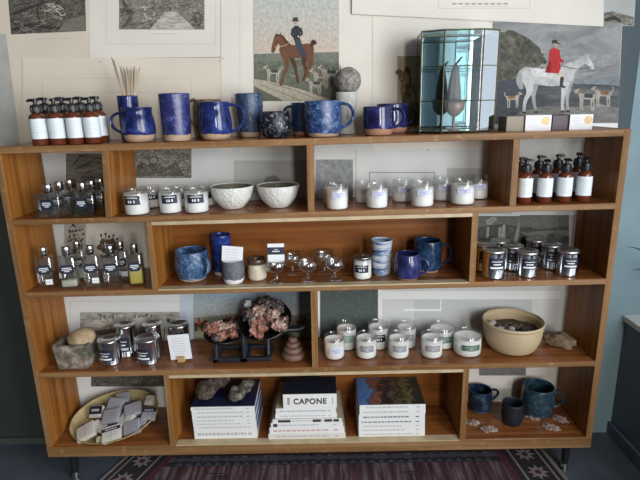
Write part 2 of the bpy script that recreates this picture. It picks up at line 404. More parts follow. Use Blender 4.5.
# ================================================================ RUG
def rug():
    zr = .006
    A = pz(130, 452, zr); B = pz(84, 478, zr); C_ = pz(546, 452, zr); Dd = pz(573, 478, zr)
    far = .17; near = -1.1
    def xl(y): return A.x + (B.x-A.x)*(y-A.y)/(B.y-A.y)*.45
    def xr(y): return C_.x + (Dd.x-C_.x)*(y-C_.y)/(Dd.y-C_.y)*.45
    bm = bmesh.new()
    hexa(bm, [(f(y), y, z) for f in (xl, xr) for y in (near, far) for z in (0.0005, zr)], 0)
    def strip(a0, a1, b0, b1, mi, dz):   # a across (metres from the left edge, negative from the right), b along y
        ys = (b0, b1); P = []
        for y in ys:
            L, Rr = xl(y), xr(y)
            P.append([(L+a if a >= 0 else Rr+a) for a in (a0, a1)])
        f = bm.faces.new([bm.verts.new((P[0][0], ys[0], zr+dz)), bm.verts.new((P[0][1], ys[0], zr+dz)), bm.verts.new((P[1][1], ys[1], zr+dz)), bm.verts.new((P[1][0], ys[1], zr+dz))])
        f.material_index = mi
    W_ = .17
    for sgn in (1, -1):
        def q(a, b): return (a, b) if sgn > 0 else (-b, -a)
        strip(*q(.0005, .014), near, far, 1, .0002)
        strip(*q(.014, .19), near, far, 2, .0002)
        strip(*q(.03, .038), near, far, 1, .0004); strip(*q(.135, .143), near, far, 1, .0004); strip(*q(.165, .19), near, far, 3, .0004)
        y = far-.05
        while y > near:
            cx = .086
            L = xl(y)+cx if sgn > 0 else xr(y)-cx
            n = 16; vs = []
            for k in range(n):
                rr = .040 if k % 2 == 0 else .021
                vs.append(bm.verts.new((L+rr*math.cos(2*PI*k/n), y+rr*math.sin(2*PI*k/n), zr+.0005)))
            f = bm.faces.new(vs); f.material_index = 1
            vs = [bm.verts.new((L+.012*math.cos(2*PI*k/8), y+.012*math.sin(2*PI*k/8), zr+.0007)) for k in range(8)]
            f = bm.faces.new(vs); f.material_index = 3
            y -= .098
    for k, (b0, b1, mi) in enumerate(((far-.03, far, 2), (far-.055, far-.04, 4), (far-.085, far-.06, 2))):
        strip(.19, -.19, b0, b1, mi, .0003)
    # zigzag across the far end band
    x = xl(far)+.2
    while x < xr(far)-.22:
        f = bm.faces.new([bm.verts.new((x, far-.082, zr+.0006)), bm.verts.new((x+.03, far-.082, zr+.0006)), bm.verts.new((x+.015, far-.064, zr+.0006))]); f.material_index = 4
        x += .036
    # hooked motifs in the field
    for cx, cy in ((.40, -.02), (.75, -.10), (1.08, -.03), (1.45, -.12), (1.30, .02), (.6, .03)):
        for dx, dy, w, h in ((0, 0, .05, .006), (-.022, -.012, .006, .03), (.016, -.012, .006, .03), (-.003, -.02, .006, .046), (-.03, .014, .06, .005)):
            f = bm.faces.new([bm.verts.new((cx+dx+a*w, cy+dy+b*h, zr+.0005)) for a, b in ((-.5, -.5), (.5, -.5), (.5, .5), (-.5, .5))]); f.material_index = 2
    field = mottle('rug_field', [(.38, (.018, .009, .011)), (.46, (.070, .020, .027)), (.52, (.075, .044, .048)), (.62, (.18, .135, .135))], 1, .95, .3, mapping=(48, 3.5, 1), dist=.3)
    return finish('patterned_rug', bm, [field, plain('rug_ivory', (.24, .20, .19), .95, var=.2, vscale=150), plain('rug_black', (.018, .014, .02), .95), plain('rug_maroon', (.075, .016, .026), .95, var=.3, vscale=120), plain('rug_slate', (.055, .07, .095), .95)], smooth=False)
tag(rug(), 'worn red and grey patterned rug with star borders on the floor before the shelf unit', 'rug')

# ================================================================ PAPERS AND PRINTS ON THE WALL
CR1 = plain('cream_paper', (.69, .615, .51), .85, var=.07, vscale=5)
CR2 = plain('warm_cream_paper', (.66, .585, .48), .85, var=.08, vscale=4)
CR3 = plain('off_white_paper', (.71, .66, .585), .85, var=.05, vscale=5)
GW = plain('grey_white_paper', (.60, .61, .59), .85, var=.06, vscale=6)
WH = plain('bright_white_paper', (.76, .76, .74), .8, var=.03, vscale=5)
GREY1 = plain('light_grey_tone', (.42, .42, .405), .85, var=.1, vscale=12)
LINE = plain('print_line', (.36, .32, .26), .9)
LINE2 = plain('print_line_faint', (.54, .475, .38), .9)
ENG = mottle('engraving_ink', [(.34, (.055, .05, .042)), (.48, (.17, .155, .13)), (.60, (.30, .275, .235)), (.75, (.45, .42, .36))], 55, .9, 0, mapping=(1, 1, 2.2), dist=1.6)
ENGD = mottle('dark_engraving_ink', [(.36, (.035, .032, .026)), (.52, (.10, .09, .073)), (.70, (.26, .235, .19))], 55, .9, 0, mapping=(1, 1, 2), dist=1.4)
ENGL = mottle('light_engraving_ink', [(.34, (.18, .175, .155)), (.5, (.42, .40, .35)), (.7, (.60, .57, .50))], 34, .9, 0, mapping=(.8, 1, 3), dist=1.2)
WOODG = mottle('grey_woodcut_ink', [(.34, (.06, .055, .048)), (.5, (.17, .155, .13)), (.7, (.30, .27, .225))], 22, .9, 0, mapping=(.35, 1, 2.6), dist=1.2)
STIPG = mottle('grey_stipple', [(.35, (.17, .18, .19)), (.55, (.27, .285, .29)), (.7, (.36, .37, .37))], 60, .9, 0)
INK = plain('dark_ink', (.045, .042, .038), .9)

class Sheet:
    def __init__(self, layer, mats):
        self.y = YW - .0012 - .0013*layer; self.bm = bmesh.new(); self.mats = list(mats); self.k = 0
    def mi(self, m):
        if m not in self.mats: self.mats.append(m)
        return self.mats.index(m)
    def base(self, quad_px, m):
        P = [py(u, v, self.y) for u, v in quad_px]       # tl tr br bl
        a = [self.bm.verts.new((p.x, self.y, p.z)) for p in P]; b = [self.bm.verts.new((p.x, self.y+.0008, p.z)) for p in P]
        fs = [self.bm.faces.new(a[::-1]), self.bm.faces.new(b)]
        for k in range(4): fs.append(self.bm.faces.new((a[k], a[(k+1) % 4], b[(k+1) % 4], b[k])))
        for f in fs: f.material_index = self.mi(m)
        bmesh.ops.recalc_face_normals(self.bm, faces=fs)
    def rect(self, u0, v0, u1, v1, m): self.base([(u0, v0), (u1, v0), (u1, v1), (u0, v1)], m)
    def up(self): self.k += 1; return self.y - .000009*self.k
    def poly(self, pts, m):
        y = self.up(); P = [py(u, v, y) for u, v in pts]
        ar = sum(P[i].x*P[(i+1) % len(P)].z-P[(i+1) % len(P)].x*P[i].z for i in range(len(P)))
        if ar < 0: P = P[::-1]
        f = self.bm.faces.new([self.bm.verts.new((p.x, y, p.z)) for p in P]); f.material_index = self.mi(m)
    def area(self, u0, v0, u1, v1, m): self.poly([(u0, v0), (u1, v0), (u1, v1), (u0, v1)], m)
    def stroke(self, pts, m):
        """a brush stroke: one ribbon with round ends, its width following the radii"""
        y = self.up(); mi = self.mi(m)
        def vert(u, v): p = py(u, v, y); return self.bm.verts.new((p.x, y, p.z))
        if len(pts) == 1:
            u, v, r = pts[0]
            f = self.bm.faces.new([vert(u+r*math.cos(2*PI*k/16), v-r*math.sin(2*PI*k/16)) for k in range(16)]); f.material_index = mi; return
        Q = []
        for i in range(len(pts)-1):
            p0, p1, p2, p3 = pts[max(i-1, 0)], pts[i], pts[i+1], pts[min(i+2, len(pts)-1)]
            for k in range(4):
                t = k/4; Q.append(tuple(.5*(2*p1[j]+(p2[j]-p0[j])*t+(2*p0[j]-5*p1[j]+4*p2[j]-p3[j])*t*t+(3*p1[j]-p0[j]-3*p2[j]+p3[j])*t**3) for j in range(3)))
        Q.append(tuple(pts[-1])); n = len(Q); Ls, Rs = [], []
        for i, (u, v, r) in enumerate(Q):
            a, b = Q[max(i-1, 0)], Q[min(i+1, n-1)]; dx, dy = b[0]-a[0], b[1]-a[1]; L = math.hypot(dx, dy) or 1
            if i == 0: t0 = (dx/L, dy/L)
            if i == n-1: t1 = (dx/L, dy/L)
            Ls.append(vert(u-dy/L*r, v+dx/L*r)); Rs.append(vert(u+dy/L*r, v-dx/L*r))
        fs = []
        for k in range(n-1): fs.append(self.bm.faces.new((Ls[k], Ls[k+1], Rs[k+1], Rs[k])))
        for (u, v, r), (tx, ty), sg, A, B in ((Q[0], t0, -1, Ls[0], Rs[0]), (Q[-1], t1, 1, Ls[-1], Rs[-1])):
            arc = [vert(u+r*(sg*tx*math.sin(PI*k/6)-ty*math.cos(PI*k/6)), v+r*(sg*ty*math.sin(PI*k/6)+tx*math.cos(PI*k/6))) for k in range(1, 6)]
            fs.append(self.bm.faces.new([A]+arc+[B]))
        for f in fs:
            f.material_index = mi; f.normal_update()
            if f.normal.y > 0: f.normal_flip()
    def frame(self, u0, v0, u1, v1, m, w=.5):
        for a in ((u0, v0, u1, v0+w), (u0, v1-w, u1, v1), (u0, v0, u0+w, v1), (u1-w, v0, u1, v1)): self.area(*a, m)
    def done(self, name, label, cat='print', group=None):
        return tag(finish(name, self.bm, self.mats, smooth=False), label, cat, group)

def flat(name, c): return plain('ink_'+name, c, .9, var=.20, vscale=95)
R_ = random.Random(3)
def scribble(s, u0, v0, u1, v1, n, m, r=.5, L=10):
    for _ in range(n):
        u, v = R_.uniform(u0, u1), R_.uniform(v0, v1); a = R_.uniform(-.9, .9); pts = []
        for k in range(4):
            pts.append((min(max(u, u0+1), u1-1), min(max(v, v0+1), v1-1), r*R_.uniform(.5, 1.2))); u += L/3*math.cos(a); v += L/3*math.sin(a); a += R_.uniform(-.8, .8)
        s.stroke(pts, m)
def crown(s, u, v, r, m, n=14):
    for _ in range(n):
        a = R_.uniform(0, 2*PI); d = r*math.sqrt(R_.random())
        s.stroke([(u+d*math.cos(a), v+d*.75*math.sin(a), r*R_.uniform(.18, .36))], m)

# lining sheets, lowest first
s = Sheet(0, [CR1]); s.rect(-60, 22, 26, 151, plain('dull_grey_paper', (.44, .43, .40), .9, var=.1)); s.done('mounted_paper', 'grey white paper strip at the far left edge of the papered wall', 'paper')
s = Sheet(1, [CR1]); s.base([(-4, -40), (90, -40), (92, 158), (22, 158)], CR2)
s.area(-3, -40, 84, 34, CR2)
s.poly([(5, -38), (84.5, -38), (86, 31), (11, 34.5)], ENGD)
for q in ([(12, 30, 1.2), (30, 25, 2), (52, 28, 1.6), (80, 29, .8)], [(12, 14, .8), (24, 10, 1.6), (38, 4, .8)], [(40, 22, 1.2), (37, 10, .9), (44, -2, .6)]): s.stroke(q, flat('sepia_dark', (.035, .032, .027)))
s.poly([(58, 31.5), (66, 20), (84, 15), (85.7, 30.8)], flat('sepia_mid', (.17, .15, .12)))
scribble(s, 12, 0, 60, 31, 16, flat('sepia_light', (.26, .24, .20)), .35, 12); scribble(s, 12, 0, 60, 31, 18, flat('sepia_dark', (.035, .032, .027)), .45, 12); scribble(s, 42, 3, 66, 20, 12, flat('pale', (.42, .39, .33)), .55, 7)
s.area(38, 38.4, 74, 39.0, LINE2)
s.done('engraving_picture', 'dark engraving of a thicket on cream paper in the top left corner')
s = Sheet(2, [CR1]); s.base([(88, -40), (222, -40), (222, 57), (90, 58)], CR3)
s.area(119, -38, 204.5, 29.5, ENG)
for q in ([(123, 27, 1.2), (130, 18, 1.8), (126, 8, 2), (123, 0, 1)], [(190, 28, .8), (196, 24, 2.4), (200, 27, 1)]): s.stroke(q, ENGD)
crown(s, 127, 12, 6, ENGD, 16); crown(s, 198, 18, 5, ENGD, 14)
scribble(s, 120, 4, 203, 29, 22, INK, .35, 12); scribble(s, 138, 6, 155, 22, 9, flat('pale', (.50, .47, .41)), .8, 5)
s.poly([(150, 29), (165, 12), (176, 11), (195, 29)], ENGL)
s.area(150, 33.4, 176, 34, LINE2); s.frame(106, -38, 216, 44, LINE2, .4)
s.done('engraving_picture', 'pale engraving of an avenue on off-white paper, second print from the top left corner')
s = Sheet(3, [CR1]); s.base([(22, 58), (222, 57.5), (222, 153), (24, 154)], CR1)
s.frame(42, 78, 192, 150, LINE2, .5); s.frame(56, 92, 178, 150, LINE2, .4)
for u, v in ((13.5, 64), (219, 61), (100, 62)): s.stroke([(max(u, 24), v, .6)], INK)
s.done('mounted_paper', 'large cream sheet with an embossed border behind the amber bottles and reeds', 'paper')
s = Sheet(4, [CR1]); s.base([(221, -40), (241, -40), (241, 152), (221, 152)], CR3); s.stroke([(218.8+4, 58.5, .6)], INK); s.done('mounted_paper', 'narrow off-white paper strip just left of the lady rider print', 'paper')
s = Sheet(5, [CR1]); s.base([(240, -40), (373, -40), (373, 150), (240, 152)], CR3); s.area(372, -40, 372.7, 150, LINE2); s.done('mounted_paper', 'off-white mount sheet around the lady rider print', 'paper')
s = Sheet(6, [CR1]); s.base([(372.5, -40), (515, -40), (520, 148), (372.5, 150)], CR3); s.frame(420, 148, 421, 149, LINE2, .4); s.done('mounted_paper', 'tall off-white sheet behind the glass display case', 'paper')

# lady on a bay horse
SKY1, SKY2, SKY3 = flat('sky_grey', (.46, .46, .42)), flat('sky_warm', (.52, .45, .37)), flat('sky_pink', (.50, .40, .33))
s = Sheet(7, [CR1]); s.rect(254, -40, 339, 101, SKY1)
for k in range(14):
    t = k/13; s.area(254, 6+k*3.3, 339, 6+(k+1)*3.3+.3, flat('lady_sky%d' % k, tuple(a*(1-t)+b*t for a, b in zip((.46, .465, .43), (.53, .43, .35)))))
s.poly([(254, 54), (285, 53), (339, 52), (339, 101), (254, 101)], mottle('field_far', [(.35, (.12, .13, .10)), (.65, (.21, .215, .17))], 60, .9, 0))
s.poly([(254, 62), (300, 60), (339, 63), (339, 101), (254, 101)], mottle('field_near', [(.35, (.085, .095, .066)), (.65, (.17, .18, .13))], 70, .9, 0))
s.poly([(254, 76), (268, 79), (300, 87), (339, 95), (339, 101), (254, 101)], flat('verge', (.13, .125, .085)))
s.poly([(254, 79), (268, 81), (300, 89), (334, 101), (284, 101), (254, 86)], flat('lane', (.42, .37, .29)))
s.poly([(254, 88), (276, 101), (254, 101)], flat('verge', (.13, .125, .085)))
s.stroke([(260, 85, .5), (290, 96, .6), (300, 101, .5)], flat('rut', (.29, .25, .19))); s.stroke([(270, 83, .5), (305, 94, .6), (318, 101, .5)], flat('rut', (.29, .25, .19)))
scribble(s, 255, 62, 338, 78, 26, flat('tuft', (.20, .205, .14)), .5, 5)
BAY, BAYD = flat('bay', (.145, .062, .032)), flat('bay_dark', (.075, .034, .02))
s.stroke([(290, 55, 2.6), (295, 66, 1.9), (296, 72, 1.4), (298, 82, 1.2)], BAYD); s.stroke([(305, 53, 4), (304, 63, 2.2), (306, 71, 1.4), (303, 80, 1.2)], BAYD)
s.stroke([(285, 50, 6), (296, 51.5, 6.6), (308, 49.5, 6.2)], BAY)
s.stroke([(287, 48, 5.5), (282, 41.5, 4.2), (278, 37, 3)], BAY); s.stroke([(277.5, 37, 3.1), (275, 44, 2.7), (273, 51, 1.9)], BAY)
s.stroke([(277, 36, 1.2), (276, 33.6, .5)], BAYD); s.stroke([(280, 35.5, 1.2), (280.6, 33.4, .5)], BAYD)
s.stroke([(282, 36, 1), (286, 41, 1.2), (290, 45, 1)], BAYD)
s.stroke([(284, 54, 3.4), (287.5, 65, 2), (284, 74, 1.5), (281, 85, 1.2)], BAY); s.stroke([(309, 52, 5), (310.5, 62, 2.7), (308, 72, 1.7), (309.5, 81, 1.3)], BAY)
s.stroke([(312, 45, 2), (313.5, 41.5, 2.1), (315.5, 43.5, 1.3)], BAYD)
s.stroke([(275, 47, .35), (286, 45, .35), (296, 37, .3)], flat('rein', (.40, .33, .25)))
COATD, SKIRT = flat('riding_coat', (.032, .035, .043)), flat('riding_skirt', (.05, .055, .072))
s.poly([(293.6, 38), (299.6, 37), (302.6, 46), (307, 56), (301.6, 58), (296.6, 49)], SKIRT)
s.poly([(292.6, 28.5), (294.6, 25.8), (298.2, 25.8), (301, 29), (299.6, 39), (293.6, 39.5)], COATD)
s.stroke([(293, 29, 1.3), (291.8, 34.5, 1.1), (295, 37.5, 1)], COATD); s.stroke([(300.6, 29, 1.3), (302, 33.6, 1.1), (298.8, 36, .9)], COATD)
s.stroke([(298.5, 36.5, .9)], flat('glove', (.5, .45, .38))); s.stroke([(295.4, 22.5, 2.1)], flat('skin', (.42, .30, .23)))
s.poly([(292.5, 20.6), (293.2, 17.3), (297.6, 17.3), (298.3, 20.6)], INK); s.stroke([(292.3, 20.9, .5), (298.6, 20.9, .5)], INK)
HW, HB, HT = flat('hound_white', (.37, .34, .29)), flat('hound_black', (.06, .052, .045)), flat('hound_tan', (.22, .125, .07))
def hound(s, u, v, k=1, d=1, c=HB):
    q = lambda pts, m: s.stroke([(u+d*a*k, v+b*k, r*k) for a, b, r in pts], m)
    q([(-5, 2, 1.1), (-5.5, 7, .7), (-5, 12, .7)], HW); q([(-3.5, 2, 1.1), (-3, 7, .7), (-3.6, 12, .7)], HW)
    q([(5, 1, 1.2), (5.5, 7, .7), (5, 12, .7)], HW); q([(6.8, 1, 1.1), (7.3, 7, .7), (7, 11.5, .7)], HW)
    q([(-5, 0, 2.6), (0, 0, 2.4), (6, -.5, 2.7)], HW); q([(-3, -1, 1.9), (2, -1.2, 1.9)], c)
    q([(7, -2, 1.8), (9, -5.5, 1.6)], HW); q([(9, -6, 1.9), (11.8, -5, 1.1)], HW); q([(8.4, -6.2, 1.1), (8, -4, .9)], HT)
    q([(-7, -1, .7), (-9, -4, .6), (-9, -7, .5)], HW)
hound(s, 274, 72, .85, -1); hound(s, 322, 76, 1.0, -1, HT); hound(s, 331, 73, 1.05, -1); hound(s, 316, 84, .8, -1, HB)
s.done('hunting_picture', 'coloured print of a lady riding a bay horse sidesaddle with hounds')

# title sheet, brown print, huntsman print
s = Sheet(12, [CR1]); s.base([(352, -40), (604, -40), (603.5, 26.5), (352, 14)], CR3)
s.poly([(352, -40), (603, -40), (603, 26.5), (520, 22), (352, 14)], CR3)
for k in range(9): s.area(452+k*6.4, 3.0, 452+k*6.4+4.6, 4.6, LINE)
s.frame(438, -38, 530, 8.5, LINE2, .5); s.area(462, 6.3, 508, 6.9, LINE2)
s.done('mounted_title_page', 'off-white title page with a ruled border and faint lettering above the glass display case', 'paper')
s = Sheet(8, [CR1]); s.rect(397.5, 56, 445, 126, flat('brown_sky', (.30, .25, .17)))
s.poly([(397, 104), (445, 100), (445, 126), (397, 126)], flat('brown_ground', (.16, .125, .075)))
for q in ([(402, 125, 2.5), (404, 105, 2), (402, 88, 1.6), (405, 70, 1)], [(404, 96, 1.4), (410, 84, 1.1), (409, 72, .7)], [(415, 122, 1.3), (416, 96, 1), (415, 90, .8)], [(403, 86, 1.1), (399, 76, .8)]): s.stroke(q, flat('bark', (.11, .065, .032)))
crown(s, 403, 72, 7, flat('bark', (.11, .065, .032)), 16); crown(s, 408, 90, 7, flat('rust', (.20, .115, .05)), 14)
s.stroke([(411, 108, .7), (420, 107, .7)], flat('bark', (.11, .065, .032))); s.stroke([(411, 112, .7), (420, 111, .7)], flat('bark', (.11, .065, .032)))
s.done('country_picture', 'small brown print of bare trees and a gate left of the glass display case')
s = Sheet(10, [CR1]); s.base([(494, 22), (622.3, 23), (617.5, 132), (490.6, 132)], WH)
s.poly([(494, 22), (622, 23), (617.8, 123), (491, 124)], mottle('hunt_sky', [(.34, (.155, .16, .165)), (.48, (.235, .235, .235)), (.60, (.31, .305, .295)), (.72, (.40, .39, .375))], 9, .9, 0, mapping=(.7, 1, 1.5), dist=.8))
CL = [flat('cloud_a', (.29, .288, .28)), flat('cloud_b', (.24, .24, .24)), flat('cloud_c', (.31, .305, .295))]
for _ in range(8):
    u, v = R_.uniform(560, 606), R_.uniform(28, 76); L = R_.uniform(5, 16)
    s.stroke([(max(u-L, 500), v+2, 1.2), (u, v, R_.uniform(1.5, 3.4)), (min(u+L, 615), v-1.5, 1.2)], R_.choice(CL))
s.poly([(493, 82), (560, 80), (619.5, 86), (617.8, 123), (491, 124)], mottle('print_moor', [(.34, (.05, .056, .062)), (.55, (.10, .108, .112)), (.7, (.15, .15, .145))], 30, .9, 0, mapping=(.4, 1, 2)))
s.poly([(560, 80), (600, 77), (619.8, 79), (619.6, 85), (575, 84)], flat('far_water', (.20, .215, .23)))
s.poly([(570, 89), (619.4, 90), (619, 96), (575, 94)], flat('moor_mid', (.14, .145, .14)))
FOL = [flat('fol_a', (.062, .063, .05)), flat('fol_b', (.085, .085, .066)), flat('fol_c', (.14, .135, .105)), flat('fol_d', (.045, .05, .048))]
FOLM = mottle('print_foliage', [(.34, (.03, .032, .026)), (.48, (.075, .074, .058)), (.60, (.13, .125, .095)), (.72, (.20, .19, .15))], 48, .9, 0)
s.poly([(494, 34), (512, 30), (528, 38), (540, 48), (544, 62), (530, 74), (512, 82), (492, 84)], FOLM)
for _ in range(46):
    u = R_.uniform(499, 545); v = R_.uniform(31+max(0, u-515)*.75, 76)
    s.stroke([(u, v, R_.uniform(1, 2.6))], FOLM)
s.poly([(493, 82), (520, 78), (535, 90), (530, 104), (492, 110)], flat('bank', (.06, .07, .082)))
s.poly([(520, 112), (545, 106), (575, 107), (600, 104), (618.4, 108), (617.8, 123), (505, 124)], mottle('print_path', [(.34, (.12, .118, .108)), (.55, (.22, .215, .20)), (.7, (.31, .30, .28))], 34, .9, 0, mapping=(.5, 1, 1.6)))
scribble(s, 520, 108, 615, 122, 22, flat('path_mark', (.17, .165, .15)), .6, 9)
GH, GHD, GHL = mottle('grey_horse', [(.36, (.34, .335, .325)), (.52, (.50, .495, .48)), (.66, (.60, .59, .57))], 32, .9, 0), flat('grey_horse_shade', (.34, .335, .325)), flat('grey_horse_light', (.60, .59, .57))
s.stroke([(535, 82, 4.4), (533.5, 94, 2.3), (534, 102, 1.6), (536, 111, 1.4)], GHD); s.stroke([(570, 80, 4), (567.5, 94, 2), (567, 102, 1.5), (568, 110, 1.4)], GHD)
s.stroke([(526, 70, 3.4), (521.5, 74, 3.6), (520, 81, 3.8), (521, 87, 2.4)], GHD)
s.stroke([(529, 74.5, 7.4), (540, 76.5, 8.2), (553, 77.5, 8.8), (566, 75, 8.6)], GH); s.stroke([(535, 72, 4), (550, 74, 3.5)], GHL)
s.stroke([(567, 71, 7), (576, 64.5, 4.8), (584, 60, 3.6)], GH); s.stroke([(585, 59.5, 3.5), (589.5, 63, 2.8), (592.5, 67.5, 1.9)], GH)
s.stroke([(585.5, 57, 1.1), (586, 54, .4)], GH); s.stroke([(588, 57, 1.1), (589.2, 54.3, .4)], GH); s.stroke([(573, 62, 1), (580, 57.5, 1), (585, 56, .8)], GHD)
s.stroke([(528, 78, 6.4), (529.5, 91, 3), (526, 99, 2), (524.5, 105, 1.6), (524, 111.5, 1.5)], GH); s.stroke([(566, 80, 5), (563.5, 94, 2.2), (562.5, 102, 1.7), (562.5, 110.5, 1.5)], GH)
for u, v in ((536, 112), (568, 111), (524, 112.5), (562.5, 111.5)): s.stroke([(u-.8, v, 1), (u+1, v, 1)], INK)
s.stroke([(588.8, 62, .5), (589, 62.2, .4)], INK); s.stroke([(591, 67, .4), (578, 69, .4), (562, 66, .4)], flat('rein2', (.12, .09, .06)))
RED, REDD = flat('scarlet_coat', (.42, .028, .03)), flat('scarlet_shade', (.25, .016, .02))
s.stroke([(558, 72, 3.2), (562, 76.5, 2.6)], flat('breeches', (.55, .48, .36))); s.stroke([(562, 78.5, 2), (561.5, 85.5, 1.5), (564.5, 87, 1)], INK)
s.poly([(549.5, 50), (553, 47.8), (557, 47.8), (560, 51), (560, 62), (561, 68), (558.5, 73.5), (545, 72.5), (548.5, 62)], RED)
s.poly([(548.5, 62), (551, 60), (551, 73), (545, 72.5)], REDD); s.stroke([(557.5, 52, 2), (559.5, 59, 1.7), (564, 62, 1.2)], RED)
s.stroke([(564.6, 62.3, .9)], flat('glove', (.5, .45, .38))); s.stroke([(555.8, 45, 2.3)], flat('skin', (.42, .30, .23))); s.stroke([(556.6, 48.2, .9)], HW)
s.poly([(551.6, 43.6), (552, 40.4), (554, 39.4), (557, 40), (558.4, 43.2)], INK); s.stroke([(557, 43.4, .5), (560, 43.9, .4)], INK)
hound(s, 512, 98, .8, 1, HT); hound(s, 588, 97, 1.05, -1, HB); hound(s, 604, 94, 1.0, -1, HT)
s.done('hunting_picture', 'large print of a huntsman in a red coat on a white horse')
s = Sheet(9, [CR1]); s.base([(600, -40), (638, -40), (634, 26), (600, 26)], GREY1)
s.poly([(600, 14), (612, 11), (634, 17), (633.6, 25.5), (600, 25.5)], ENG); s.stroke([(606, 20, 1.5), (614, 18, 2), (620, 21, 1.4)], INK)
s.done('engraving_picture', 'small grey landscape print tucked above the huntsman print at the right')

# behind the open compartments, from the top row down
s = Sheet(1.5, [CR1]); s.rect(40, 146, 66, 300, GW); s.done('mounted_paper', 'white vertical paper strip behind the perfume bottles at the left end', 'paper')
s = Sheet(2.5, [CR1]); s.rect(66, 146, 112, 215, WOODG)
scribble(s, 67, 150, 110, 190, 12, INK, .6, 20); s.done('woodcut_picture', 'dark grey brown woodcut print behind the square perfume bottles')
s = Sheet(3.5, [CR1]); s.rect(108, 146, 234, 218, GW)
s.area(133, 140, 191.5, 178, ENG); s.poly([(140, 176), (150, 162), (166, 168), (176, 160), (184, 176)], ENGD); scribble(s, 135, 150, 190, 177, 18, INK, .4, 12)
s.stroke([(138, 172, 2.4), (142, 165, 3.4), (147, 170, 2)], ENGD); s.area(133, 190, 210, 190.7, LINE)
s.done('engraving_picture', 'grey landscape engraving on white paper above the dark label candles')
s = Sheet(4.5, [CR1]); s.rect(233, 140, 308, 216, GW); s.area(234, 140, 307, 159.5, GW); s.area(234, 160.5, 306, 216, GREY1)  # flat grey rectangle over the lower part of the white sheet
s.stroke([(268, 181, 4), (274, 180, 4.6), (278, 183, 3)], flat('dim', (.20, .205, .20))); s.stroke([(262, 190, .7), (288, 189, .7)], flat('dim', (.20, .205, .20)))
s.done('grey_rectangle', 'white sheet with a pale grey rectangle behind the two white bowls')
s = Sheet(5.5, [CR1]); s.rect(306, 140, 520, 216, GW); s.area(315.5, 159.5, 353, 214, STIPG); s.area(355.6, 150, 356.3, 214, LINE); s.frame(369, 172, 435, 214, flat('slate_line', (.25, .27, .26)), .9)
s.stroke([(428, 150, .7)], INK); s.done('mounted_paper', 'white paper with a grey stippled panel behind the pale label candles', 'paper')
s = Sheet(6.5, [CR1]); s.rect(447, 168, 512, 214, GREY1); s.done('grey_rectangle', 'small plain grey rectangle behind the rightmost pale label candles')  # plain grey rectangle, nothing drawn on it
s = Sheet(6.5, [CR1]); s.rect(517, 132, 606, 215, GW); s.done('mounted_paper', 'plain white paper behind the amber bottles in the right-hand compartment', 'paper')

s = Sheet(3.5, [CR1]); s.rect(64.5, 218, 160, 300, CR3); s.area(64.5, 218, 86, 272, plain('print_buff', (.40, .37, .31), .9))
for _ in range(70):
    a = R_.uniform(0, 2*PI); d = math.sqrt(R_.random()); s.stroke([(75+9*d*math.cos(a), 238+16*d*math.sin(a), R_.uniform(.5, 1.5))], R_.choice([INK, ENGD, FOL[2], FOL[0]]))
s.stroke([(75, 272, 1), (75, 250, .8)], INK); s.done('tree_picture', 'print of a dark bushy tree behind the tall scent bottles')
s = Sheet(4.5, [CR1]); s.rect(96, 229, 126, 285, CR3)
BR = flat('bouquet', (.135, .085, .055))
for k, (u, v) in enumerate(((101, 235), (105.5, 234), (109, 236.5), (113.5, 235.5), (117, 239), (103, 240), (115, 244))):
    s.stroke([(108+(u-108)*.4, 258, .5), (u, v, .4)], BR); s.stroke([(u, v, 1.2)], flat('berry', (.07, .02, .015)))
crown(s, 108, 246, 9, BR, 26); s.stroke([(102, 256, 2), (114, 256, 2)], BR); s.done('botanical_picture', 'small print of brown stems with berry heads behind the scent bottles')
s = Sheet(3.5, [CR1]); s.rect(474, 208, 569, 290, flat('night_green', (.05, .058, .05)))
s.poly([(474, 212), (569, 212), (569, 226), (540, 229), (500, 224), (474, 228)], flat('dusk_sky', (.115, .12, .105)))
s.poly([(520, 232), (569, 230), (569, 236), (530, 238)], flat('dusk_sky', (.115, .12, .105)))
for _ in range(60): u = R_.uniform(482, 567); s.stroke([(u, R_.uniform(226, 262), R_.uniform(1, 4))], R_.choice([FOL[0], FOL[3], flat('deep_tree', (.03, .036, .032)), FOL[1]]))
for a in (483, 487, 492, 499, 503): s.stroke([(a, 245, 1.4), (a+1, 228, 1.2)], R_.choice([flat('stone', (.24, .235, .21)), FOL[0]]))
s.stroke([(489, 222, 3.2), (494, 219, 2.4)], flat('stone', (.24, .235, .21))); s.stroke([(502, 247, 2.4), (503, 236, 2), (504, 226, 1.6)], flat('stone', (.24, .235, .21)))
s.stroke([(516, 240, 2), (518, 230, 1.6), (519, 223, 1)], flat('statue', (.20, .18, .15)))
s.stroke([(508, 212, 1.4), (512, 213, 1.2)], INK); s.done('landscape_picture', 'dark green landscape print with ruins behind the tin canisters')
s = Sheet(2.5, [CR1]); s.rect(566, 205, 598, 300, plain('beige_paper', (.40, .36, .32), .85)); s.done('mounted_paper', 'beige paper strip beside the dark landscape print at the right end', 'paper')

